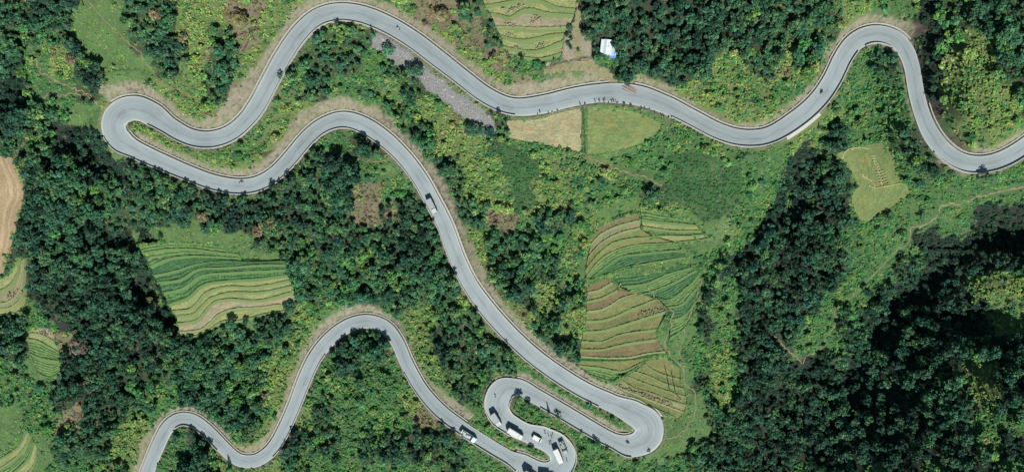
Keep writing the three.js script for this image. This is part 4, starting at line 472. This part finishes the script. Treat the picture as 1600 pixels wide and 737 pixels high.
function setOn(t, u, v, du, dv, up = 0) { const p = place(u, v); t.position.set(p[0], p[1] + up, p[2]); t.rotation.y = Math.atan2(-dv, du); return t; }
function truck(label, u, v, du, dv, { L = 6.2, W = 2.2, Hh = 3, cab = MAT.white, body = MAT.white, open = false, cargo }) {
  const t = thing('truck', label, 'truck', undefined), cl = 1.7, x1 = L / 2, bl = L - cl - 0.15;
  mesh('chassis', box(L - 0.4, 0.25, W * 0.5, -0.1, 0.75, 0), MAT.chassis, t);
  const c = mesh('cab', mergeGeometries([box(cl, 1.0, W * 0.94, x1 - cl / 2, 1.15, 0, 0.12), box(cl * 0.86, 0.95, W * 0.9, x1 - cl / 2 - 0.1, 1.95, 0, 0.16)]), cab, t);
  mesh('windscreen', box(0.06, 0.62, W * 0.78, x1 - cl * 0.12, 2.0, 0, 0.02), MAT.glass, c);
  for (const s of [-1, 1]) { mesh('side_window', box(cl * 0.5, 0.5, 0.05, x1 - cl / 2, 2.0, s * W * 0.45, 0.02), MAT.glass, c); mesh('headlight', box(0.08, 0.2, 0.32, x1, 1.0, s * W * 0.34, 0.03), MAT.lamp, c); mesh('mirror', box(0.08, 0.32, 0.16, x1 - 0.25, 1.95, s * (W * 0.5 + 0.06), 0.03), MAT.black, c); }
  mesh('bumper', box(0.16, 0.28, W * 0.96, x1 + 0.05, 0.62, 0, 0.05), MAT.chassis, c);
  const bx0 = x1 - cl - 0.15 - bl / 2;
  if (!open) { const b = mesh('cargo_box', box(bl, Hh - 1.0, W, bx0, 1.0 + (Hh - 1.0) / 2, 0, 0.06), body, t); for (let k = 0; k < 6; k++) mesh('roof_rib', box(0.07, 0.05, W * 0.94, bx0 - bl / 2 + (k + 0.5) * bl / 6, Hh + 0.01, 0, 0.01), body, b); mesh('rear_door', box(0.05, Hh - 1.2, W * 0.92, bx0 - bl / 2 - 0.02, 1.0 + (Hh - 1) / 2, 0, 0.02), body, b); }
  else {
    const b = mesh('cargo_bed', box(bl, 0.15, W, bx0, 1.0, 0, 0.03), body, t);
    for (const s of [-1, 1]) mesh('side_board', box(bl, 0.75, 0.08, bx0, 1.43, s * W * 0.48, 0.02), body, b);
    mesh('tail_board', box(0.08, 0.75, W * 0.94, bx0 - bl / 2 + 0.04, 1.43, 0, 0.02), body, b); mesh('head_board', box(0.08, 1.3, W * 0.94, bx0 + bl / 2 - 0.04, 1.7, 0, 0.02), body, b);
    if (cargo) { const cg = []; for (let k = 0; k < 9; k++) cg.push(box(rr(0.6, 1.3), rr(0.4, 1.1), rr(0.5, 0.9), bx0 + rr(-bl / 2 + 0.7, bl / 2 - 0.7), 1.35, rr(-W * 0.25, W * 0.25), 0.06)); mesh('load', mergeGeometries(cg), cargo, b); for (let k = 0; k < 4; k++) mesh('hoop', new THREE.TorusGeometry(W * 0.46, 0.035, 5, 14, Math.PI).rotateY(Math.PI / 2).translate(bx0 - bl / 2 + (k + 0.5) * bl / 4, 1.75, 0), MAT.steel, b); }
  }
  for (const s of [-1, 1]) { wheel(t, x1 - 0.85, s * W * 0.42, 0.45, 0.26); wheel(t, -x1 + 1.2, s * W * 0.40, 0.45, 0.42); }
  return setOn(t, u, v, du, dv);
}
truck('small grey box truck driving alone down the long straight', 675, 322, 0.45, 0.9, { L: 5.8, W: 2.1, Hh: 3.0, body: MAT.grey, cab: MAT.pale });
truck('grey box truck standing on the outside of the truck hairpin', 775, 654, 0.54, 0.84, { L: 5.6, W: 2.3, Hh: 3.1, body: MAT.grey, cab: MAT.pale });
truck('long white box truck parked between the bushy island and the parapet', 805, 676, 0.85, 0.52, { L: 6.7, W: 2.1, Hh: 3.2 });
truck('white box truck standing beside the grey open truck at the lowest hairpin', 872, 711, 0.4, 0.92, { L: 6.3, W: 2.2, Hh: 3.2 });
truck('grey open truck with hoops parked against the outside of the lowest hairpin', 880, 698, 0.4, 0.92, { L: 5.4, W: 2.0, body: MAT.grey, cab: MAT.grey, open: true, cargo: MAT.tarp });
truck('truck with pale teal cab and loaded open bed beside the parapet', 732, 680, 0.84, 0.54, { L: 6.9, W: 2.2, body: MAT.pale, cab: MAT.teal, open: true, cargo: MAT.pale });
truck('white box truck on the lowest road angled along the small island', 829, 741, 0.86, 0.5, { L: 5.4, W: 2.2, Hh: 3.6 });
truck('white box truck turned crossways in the lowest hairpin', 855, 745, 1, 0.05, { L: 6.0, W: 2.2, Hh: 3.5 });
{ // van
  const t = thing('van', 'small white van parked beside the bushy island among the trucks', 'van'), L = 3.7, W = 1.7;
  const sh = new THREE.Shape(); sh.moveTo(-L / 2, 0.35); sh.lineTo(L / 2, 0.35); sh.lineTo(L / 2, 0.95); sh.lineTo(L / 2 - 0.35, 1.1); sh.lineTo(L / 2 - 0.95, 1.72); sh.lineTo(-L / 2 + 0.1, 1.76); sh.lineTo(-L / 2, 1.5); sh.closePath();
  const b = mesh('body', new THREE.ExtrudeGeometry(sh, { depth: W - 0.16, bevelEnabled: true, bevelSize: 0.08, bevelThickness: 0.08, bevelSegments: 2 }).translate(0, 0, -W / 2 + 0.08), MAT.white, t);
  mesh('windscreen', new THREE.BoxGeometry(0.85, 0.05, W * 0.8).rotateZ(-0.8).translate(L / 2 - 0.6, 1.5, 0), MAT.glass, b); for (const s of [-1, 1]) { mesh('side_window', box(1.8, 0.4, 0.04, -0.3, 1.4, s * (W / 2 + 0.01), 0.02), MAT.glass, b); mesh('headlight', box(0.06, 0.16, 0.3, L / 2 + 0.07, 0.82, s * 0.55, 0.02), MAT.lamp, b); wheel(t, L / 2 - 0.7, s * W * 0.46, 0.32, 0.2); wheel(t, -L / 2 + 0.7, s * W * 0.46, 0.32, 0.2); }
  setOn(t, 839, 684, 0.87, 0.5);
}
// people: one continuous surface each, from tapered bones joined smoothly
const SKIN = [0.42, 0.25, 0.17], HAIR = [0.015, 0.012, 0.01];
function figure(pose, topC, legC) {
  const J = { hip: [0, 0.93, 0], chest: [0.02, 1.32, 0], neck: [0.02, 1.48, 0], head: [0.04, 1.62, 0], sL: [0.01, 1.40, 0.18], sR: [0.01, 1.40, -0.18], hL: [0, 0.9, 0.09], hR: [0, 0.9, -0.09], ...pose };
  const bones = [['hip', 'chest', 0.135, 0.15, 1], ['chest', 'neck', 0.13, 0.06, 1], ['neck', 'head', 0.055, 0.095, 0], ['sL', 'sR', 0.075, 0.075, 1], ['hL', 'hR', 0.115, 0.115, 2]];
  for (const s of ['L', 'R']) bones.push(['s' + s, 'e' + s, 0.06, 0.045, 1], ['e' + s, 'w' + s, 0.043, 0.032, 0], ['w' + s, 'f' + s, 0.035, 0.022, 0], ['h' + s, 'k' + s, 0.09, 0.062, 2], ['k' + s, 'a' + s, 0.06, 0.043, 2], ['a' + s, 't' + s, 0.045, 0.035, 3]);
  const n = 72, mc = new MarchingCubes(n, MAT.black, false, false, 60000); mc.isolation = 0; const half = n / 2, C = [0.15, 0.88, 0], SC = 1.0;
  const B = bones.map((b) => { const a = J[b[0]], e = J[b[1]]; return { a, d: [e[0] - a[0], e[1] - a[1], e[2] - a[2]], l2: (e[0] - a[0]) ** 2 + (e[1] - a[1]) ** 2 + (e[2] - a[2]) ** 2, r0: b[2], r1: b[3], m: b[4] }; });
  const dist = (x, y, z, b) => { const px = x - b.a[0], py = y - b.a[1], pz = z - b.a[2], t = clamp((px * b.d[0] + py * b.d[1] + pz * b.d[2]) / (b.l2 || 1), 0, 1); return Math.hypot(px - t * b.d[0], py - t * b.d[1], pz - t * b.d[2]) - mix(b.r0, b.r1, t); };
  for (let k = 0; k < n; k++) for (let j = 0; j < n; j++) for (let i = 0; i < n; i++) { const x = (i - half) / half * SC + C[0], y = (j - half) / half * SC + C[1], z = (k - half) / half * SC + C[2]; let s = 9; for (const b of B) { const d = dist(x, y, z, b), h = clamp(0.5 + 0.5 * (s - d) / 0.04, 0, 1); s = mix(s, d, h) - 0.04 * h * (1 - h); } mc.field[i + j * n + k * n * n] = -s; }
  mc.update(); const cnt = mc.count ?? mc.geometry.drawRange.count, P = new Float32Array(cnt * 3), Cc = new Float32Array(cnt * 3);
  for (let i = 0; i < cnt; i++) { const x = mc.positionArray[i * 3] * SC + C[0], y = mc.positionArray[i * 3 + 1] * SC + C[1], z = mc.positionArray[i * 3 + 2] * SC + C[2]; P.set([x, y, z], i * 3); let m = 0, bd = 9; for (const b of B) { const d = dist(x, y, z, b); if (d < bd) { bd = d; m = b.m; } } let c = m === 1 ? topC : m === 2 ? legC : m === 3 ? HAIR : SKIN; if (m === 0 && y > J.head[1] - 0.01 && (x < J.head[0] + 0.03 || y > J.head[1] + 0.05)) c = HAIR; Cc.set(c, i * 3); }
  let g = new THREE.BufferGeometry(); g.setAttribute('position', new THREE.BufferAttribute(P, 3)); g.setAttribute('color', new THREE.BufferAttribute(Cc, 3)); g = mergeVertices(g, 1e-4); g.computeVertexNormals(); return g;
}
const STAND = { eL: [0, 1.13, 0.24], wL: [0.08, 0.9, 0.25], fL: [0.12, 0.76, 0.24], eR: [-0.02, 1.13, -0.24], wR: [0.06, 0.9, -0.25], fR: [0.1, 0.76, -0.24], kL: [0.04, 0.5, 0.1], aL: [0, 0.09, 0.11], tL: [0.16, 0.04, 0.13], kR: [0.02, 0.5, -0.1], aR: [-0.03, 0.09, -0.11], tR: [0.13, 0.04, -0.13] };
const WALK = { ...STAND, eL: [0.12, 1.15, 0.23], wL: [0.3, 1.0, 0.2], fL: [0.4, 0.98, 0.19], kL: [0.2, 0.53, 0.09], aL: [0.22, 0.1, 0.09], tL: [0.38, 0.07, 0.1], kR: [-0.03, 0.5, -0.09], aR: [-0.3, 0.16, -0.1], tR: [-0.17, 0.05, -0.1] };
const RIDE = { hip: [-0.12, 0.86, 0], chest: [-0.02, 1.23, 0], neck: [0.02, 1.4, 0], head: [0.06, 1.54, 0], sL: [0, 1.31, 0.18], sR: [0, 1.31, -0.18], hL: [-0.1, 0.84, 0.1], hR: [-0.1, 0.84, -0.1], eL: [0.18, 1.08, 0.3], wL: [0.4, 1.06, 0.28], fL: [0.48, 1.05, 0.28], eR: [0.18, 1.08, -0.3], wR: [0.4, 1.06, -0.28], fR: [0.48, 1.05, -0.28], kL: [0.28, 0.74, 0.2], aL: [0.14, 0.34, 0.2], tL: [0.28, 0.3, 0.2], kR: [0.28, 0.74, -0.2], aR: [0.14, 0.34, -0.2], tR: [0.28, 0.3, -0.2] };
const cloth = new THREE.MeshStandardMaterial({ vertexColors: true, roughness: 0.9 });
const FIG = [[figure(STAND, [0.03, 0.03, 0.04], [0.02, 0.02, 0.025]), 'dark'], [figure(STAND, [0.55, 0.55, 0.52], [0.03, 0.03, 0.05]), 'white-topped'], [figure(WALK, [0.05, 0.06, 0.12], [0.02, 0.02, 0.03]), 'navy'], [figure(WALK, [0.28, 0.04, 0.05], [0.025, 0.02, 0.025]), 'red-topped']];
const RIDER = [figure(RIDE, [0.03, 0.03, 0.035], [0.02, 0.02, 0.025]), figure(RIDE, [0.6, 0.6, 0.58], [0.03, 0.03, 0.04])];
function person(u, v, k, where, turn) { const m = mesh('person', FIG[k][0], cloth, scene), p = place(u, v); m.position.set(...p); m.rotation.y = turn; m.userData = { label: `person in ${['dark clothes', 'a white top', 'navy clothes', 'a red top'][k]} ${where}`, category: 'person', kind: 'thing', group: 'people along the road' }; }
[[840, 179], [844, 176], [857, 177], [863, 176.5], [871, 173], [907, 163.5], [914, 163]].forEach(([u, v], i) => person(u, v, [0, 2, 0, 1, 0, 3, 0][i], 'standing at the road edge above the dry brown plot', i * 1.9));
[[930, 159], [937, 159], [944, 159], [946, 157.5], [951, 160], [956, 160], [959, 159], [963, 161], [966, 161], [974, 162.5], [976, 163], [984, 164.5], [986, 165], [1002, 170.5], [1007, 171], [1013, 173.5], [1015, 174], [1023, 178], [1033, 181.5], [1036, 182.5], [1045, 185.5]].forEach(([u, v], i) => person(u, v, [0, 0, 2, 1, 0, 3, 0, 0, 1, 0, 2, 0][i % 12], 'standing in the row beside the pale green plot', i * 2.3));
[[857, 680], [862, 683], [864, 679], [859, 692], [861, 691], [866, 706], [868, 714], [886, 719], [852, 676]].forEach(([u, v], i) => person(u, v, [0, 2, 1, 0, 3, 0, 2, 0, 0][i], 'standing near the trucks at the lowest hairpin', i * 1.3));
person(774, 619, 0, 'walking alone in the middle of the truck hairpin', 1.4);
function bike(u, v, du, dv, k, where) {
  const t = thing('motorcycle', `dark motorcycle ${where}`, 'motorcycle');
  for (const x of [-0.62, 0.64]) { const w = mesh('wheel', new THREE.TorusGeometry(0.25, 0.055, 8, 20), MAT.rubber, t); w.position.set(x, 0.3, 0); mesh('hub', new THREE.CylinderGeometry(0.07, 0.07, 0.12, 10).rotateX(Math.PI / 2), MAT.steel, w); }
  mesh('frame', mergeGeometries([box(0.9, 0.12, 0.16, 0, 0.5, 0), box(0.4, 0.28, 0.24, 0.02, 0.36, 0), box(0.36, 0.08, 0.1, -0.55, 0.48, 0)]), MAT.black, t); mesh('fuel_tank', box(0.42, 0.2, 0.26, 0.2, 0.72, 0, 0.09), k ? MAT.red : MAT.black, t); mesh('seat', box(0.66, 0.1, 0.26, -0.28, 0.74, 0, 0.045), MAT.black, t);
  mesh('fork', mergeGeometries([-0.07, 0.07].map((z) => new THREE.CylinderGeometry(0.025, 0.025, 0.75, 6).rotateZ(0.35).translate(0.54, 0.62, z))), MAT.steel, t); mesh('handlebar', new THREE.CylinderGeometry(0.018, 0.018, 0.66, 6).rotateX(Math.PI / 2).translate(0.42, 1.0, 0), MAT.steel, t); mesh('headlight', new THREE.SphereGeometry(0.09, 10, 8).translate(0.56, 0.9, 0), MAT.lamp, t);
  setOn(t, u, v, du, dv);
  const r = mesh('person', RIDER[k], cloth, scene); r.position.copy(t.position); r.rotation.y = t.rotation.y; r.userData = { label: `person in ${k ? 'a white top' : 'dark clothes'} riding the motorcycle ${where}`, category: 'person', kind: 'thing' };
}
bike(622, 45, -0.85, -0.5, 1, 'above the grey scree'); bike(377, 285, 0.95, -0.2, 1, 'at the bottom bend of the middle road'); bike(1284, 144, 0.6, -0.8, 0, 'beside the drain below the rounded top bend'); bike(981, 691, 1, 0.3, 0, 'inside the wide hairpin'); bike(1014, 704, 0.9, -0.4, 0, 'at the outer edge of the wide hairpin');
// the small house
{
  const t = thing('small_house', 'small house with pale sheet-metal roof and a blue sheet at one corner', 'house'), W = 5.0, D = 4.4, wall = paint(0.45, 0.42, 0.36, 0.9);
  mesh('wall', mergeGeometries([new THREE.BoxGeometry(W, 2.5, 0.16).translate(0, 1.25, D / 2), new THREE.BoxGeometry(W, 3.1, 0.16).translate(0, 1.55, -D / 2), new THREE.BoxGeometry(0.16, 2.5, D - 0.17).translate(-W / 2 + 0.08, 1.25, 0), new THREE.BoxGeometry(0.16, 2.5, D - 0.17).translate(W / 2 - 0.08, 1.25, 0)]), wall, t);
  const d = mesh('door', new THREE.BoxGeometry(0.9, 1.95, 0.06).translate(-0.8, 0.98, D / 2 + 0.12), MAT.wood2, t); mesh('handle', new THREE.SphereGeometry(0.05, 8, 6).translate(-0.45, 1, D / 2 + 0.17), MAT.steel, d);
  const w = mesh('window', new THREE.BoxGeometry(1.0, 0.9, 0.06).translate(1.3, 1.4, D / 2 + 0.12), MAT.glass, t); mesh('frame', new THREE.BoxGeometry(1.14, 0.08, 0.1).translate(1.3, 0.9, D / 2 + 0.13), MAT.wood2, w);
  const sheet = (n, amp) => { const g = surf(24, 8, (a, b) => [(a - 0.5) * 1.02, amp * Math.sin(a * Math.PI * 12), (b - 0.5) * (D + 0.7)]); return g; };
  for (let k = 0; k < 5; k++) { const s = mesh('roof_sheet', sheet(k, 0.02), [paint(0.36, 0.41, 0.44, 0.5), paint(0.25, 0.29, 0.31, 0.55), paint(0.42, 0.45, 0.46, 0.5)][k % 3], t); s.position.set(-2.04 + k, 2.98 + 0.012 * (k % 2), rr(-0.12, 0.12)); s.rotation.x = 0.14; }
  const b = mesh('blue_sheet', surf(16, 10, (a, q) => [(a - 0.5) * 2.3, 0.05 * Math.sin(a * 9) + 0.06 * Math.sin(q * 7), (q - 0.5) * 2.0]), MAT.blue, t); b.position.set(1.9, 2.5, 2.5); b.rotation.set(0.22, 0.15, 0.05);
  const bl = mesh('blue_panel', surf(8, 8, (a, q) => [(a - 0.5) * 0.9, 0.03 * Math.sin(a * 9), (q - 0.5) * 1.6]), paint(0.10, 0.22, 0.6, 0.5), t); bl.position.set(2.3, 3.08, -0.7); bl.rotation.x = 0.14;
  for (const x of [1.1, 2.7]) mesh('post', new THREE.CylinderGeometry(0.05, 0.06, 2.5, 6).translate(x, 1.25, 3.2), MAT.wood2, t);
  for (let k = 0; k < 5; k++) mesh('roof_weight', new THREE.IcosahedronGeometry(rr(0.12, 0.2), 0).translate(rr(-2.4, 2.4), 3.15, rr(-1.8, 0.5)), MAT.tarp, t);
  const p = place(949, 76); t.position.set(p[0], p[1] - 0.1, p[2]); t.rotation.y = -0.1;
}
// timber on the road edge by the track junction
for (let k = 0; k < 7; k++) { const L = rr(3.4, 5.6), m = mesh('timber_plank', box(L, 0.16, 0.26, 0, 0, 0, 0.02), k % 3 ? MAT.wood : MAT.wood2, scene), p = place(985 + rr(-5, 5) - k * 0.9, 138.5 + (k - 3) * 1.3 + rr(-0.3, 0.3)); m.position.set(p[0], p[1] + 0.1 + (k % 2) * 0.17, p[2]); m.rotation.y = Math.atan2(-0.44, 0.9) + rr(-0.05, 0.05); m.userData = { label: 'reddish timber plank lying at the road edge near the dirt track', category: 'plank', group: 'planks by the track junction', kind: 'thing' }; }
// low stone-edged mound in the yard
{ const t = thing('earth_mound', 'low round reddish mound ringed with stones at the terrace foot', 'mound'), p = place(853, 98); mesh('mound', new THREE.SphereGeometry(1.25, 16, 8, 0, 6.283, 0, 1.4).scale(1.1, 0.5, 0.8), paint(0.24, 0.16, 0.14, 0.95), t); for (let k = 0; k < 14; k++) { const a = k / 14 * 6.283; mesh('stone', new THREE.IcosahedronGeometry(rr(0.2, 0.3), 0).translate(Math.cos(a) * 1.5, 0.1, Math.sin(a) * 1.1), k % 2 ? MAT.tarp : concrete, t); } t.position.set(...p); }
{ const t = thing('earth_bank', 'low reddish bank edging the dirt yard beside the house', 'bank'), L = [[878, 76], [884, 88], [890, 95], [904, 97], [918, 97]].map((p) => { const q = place(...p); return new THREE.Vector3(q[0], q[1] + 0.1, q[2]); }); mesh('bank', new THREE.TubeGeometry(new THREE.CatmullRomCurve3(L), 30, 0.32, 6), paint(0.20, 0.15, 0.11, 0.95), t); }
// straw stooks standing on the harvested steps
{
  const g = (() => { const v = []; for (let k = 0; k < 9; k++) { const a = k / 9 * 6.283, c = new THREE.ConeGeometry(0.1, 1.05, 4, 1); c.rotateZ(0.28); c.translate(-0.22, 0.5, 0); c.rotateY(a); v.push(c.toNonIndexed()); } const top = new THREE.ConeGeometry(0.2, 0.35, 7, 1, true).rotateX(Math.PI).translate(0, 0.98, 0).toNonIndexed(); v.push(top); const m = mergeGeometries(v); m.deleteAttribute('uv'); m.computeVertexNormals(); return m; })();
  const mats = [paint(0.36, 0.31, 0.22, 0.95), paint(0.28, 0.24, 0.17, 0.95), paint(0.44, 0.39, 0.29, 0.95)];
  const put = (u, v, where, grp) => { const p = place(u, v), m = mesh('straw_stook', g, mats[Math.floor(rnd() * 3)], scene), s = rr(0.75, 1.05); m.position.set(p[0], p[1] - 0.05, p[2]); m.scale.set(s, s * rr(0.8, 1.1), s); m.rotation.y = rr(0, 6.28); m.userData = { label: 'straw stook standing ' + where, category: 'stook', group: grp, kind: 'thing' }; };
  const patch = (n, u0, v0, u1, v1, w, where, grp) => { for (let k = 0; k < n; k++) { const t = (k + rr(0.1, 0.9)) / n; put(mix(u0, u1, t) + rr(-w * 0.3, w * 0.3), mix(v0, v1, t) + rr(-w, w), where, grp); } };
  const a = 'on the pale terraces above the dirt yard', ga = 'stooks above the dirt yard'; patch(24, 794, 21, 821, 5, 3.5, a, ga); patch(7, 783, 17, 789, 14, 2, a, ga); patch(22, 829, 34, 847, 29, 7, a, ga); patch(12, 786, 40, 806, 40, 3, a, ga); patch(8, 789, 51, 806, 58, 2, a, ga); patch(6, 804, 75, 811, 76, 2, a, ga); patch(8, 836, 76, 851, 70, 2.5, a, ga);
  patch(34, 998, 493, 1038, 482, 4.5, 'on the brown terrace beside the winding footpath', 'stooks beside the footpath');
  patch(70, 965, 602, 1052, 632, 2.6, 'in the dense band above the wide hairpin', 'stooks above the wide hairpin');
  patch(22, 12, 462, 36, 456, 6, 'on the tan terraces below the bare earth slope', 'stooks below the bare slope'); patch(14, 62, 518, 84, 521, 3.5, 'on the small hanging field in the forest', 'stooks on the hanging field');
}
// two utility poles on the strips above the wide hairpin
for (const [u, v, w] of [[1046, 607, 'the lower hairpin side'], [1056, 615, 'the footpath']]) { const t = thing('utility_pole', `tall thin concrete utility pole of a pair, standing on ${w === 'the footpath' ? 'the side towards the footpath' : 'the side towards the olive terraces'}`, 'pole', 'pair of utility poles'), p = place(u, v); mesh('pole', new THREE.CylinderGeometry(0.11, 0.19, 13, 10).translate(0, 6.3, 0), MAT.tarp, t); const c = mesh('crossarm', box(0.12, 0.12, 2.0, 0, 12.3, 0, 0.02), MAT.steel, t); for (const z of [-0.85, 0, 0.85]) mesh('insulator', new THREE.CylinderGeometry(0.05, 0.07, 0.25, 8).translate(0, 12.48, z), MAT.white, c); t.position.set(...p); }
// hedge between the two plots under the road
{ const L = line([[911, 168], [912, 190], [913, 215], [914, 240]], 40), parts = []; for (const p of L) for (let k = 0; k < 16; k++) parts.push([p[0] + rr(-0.4, 0.4), hBase(...p) + rr(0.2, 1.0), p[1] + rr(-0.3, 0.3), rr(-0.8, 0.8), rr(0.2, 1), rr(-0.8, 0.8), rr(0.12, 0.24), rr(0.8, 1.2)]); const m = mesh('hedge', leafGeo(parts), palMat.mid[0], scene); m.userData = { label: 'thin dark hedge between the dry brown plot and the pale green plot', category: 'hedge', kind: 'thing' }; }
// dug ridges on the isolated plot
{
  const f = FIELDS.find((q) => q.label.startsWith('isolated')), soil = paint(0.24, 0.23, 0.11, 0.95), ridge = (pts, r) => { const L = pts.map(([x, y]) => { const q = place(...Q1(x, y)); return new THREE.Vector3(q[0], q[1] + 0.05, q[2]); }); mesh('ridge', new THREE.TubeGeometry(new THREE.CatmullRomCurve3(L), 12, r, 5), soil, f.node); };
  for (let k = 0; k < 12; k++) { const t = k / 11, x = mix(300, 372, t), y = mix(165, 392, t); ridge([[x, y], [x + 10, y - 6], [x + 20, y + 2], [x + 34, y - 8]], 0.22); if (k > 5) ridge([[x + 42, y - 10], [x + 62, y - 16]], 0.2); }
  ridge([[325, 412], [400, 398], [460, 388], [525, 374]], 0.25); ridge([[232, 300], [250, 330], [285, 345], [320, 370], [330, 395], [300, 405], [285, 385]], 0.22); ridge([[275, 345], [255, 320], [232, 322]], 0.2); ridge([[80, 190], [110, 125], [200, 100], [290, 108]], 0.25);
}
// loose stone on the scree
{ const g = new THREE.IcosahedronGeometry(0.5, 0), n = 1500, im = new THREE.InstancedMesh(g, new THREE.MeshStandardMaterial({ color: 0xffffff, roughness: 0.95 }), n), m = new THREE.Matrix4(), c = new THREE.Color(); for (let k = 0; k < n; k++) { const q = SCREE[Math.floor(rnd() * SCREE.length)], x = q[0] + rr(-1.9, 1.9) + rr(-1.9, 1.9), z = q[1] + rr(-1.9, 1.9) + rr(-1.9, 1.9), s = rr(0.15, 0.55) * (rnd() < 0.03 ? 2.2 : 1); m.compose(new THREE.Vector3(x, hT(x, z), z), new THREE.Quaternion().setFromEuler(new THREE.Euler(rr(0, 3), rr(0, 3), rr(0, 3))), new THREE.Vector3(s, s * 0.6, s * rr(0.6, 1.2))); im.setMatrixAt(k, m); const v = rr(0.17, 0.27); c.setRGB(v * rr(0.97, 1.06), v, v * 1.02); im.setColorAt(k, c); } im.name = 'loose_stones'; im.userData = { kind: 'stuff', label: 'loose grey stones of the scree below the road', category: 'stones' }; shadowy(im); scene.add(im); }
structure('concrete_apron', ribbon({ 0: -1, a: idx(1272, 165), b: idx(1222, 202) }, [[0.12, -0.12], [0.8, -0.2], [1.2, -0.3], [1.3, -2]]), concrete);

renderer.render(scene, camera);
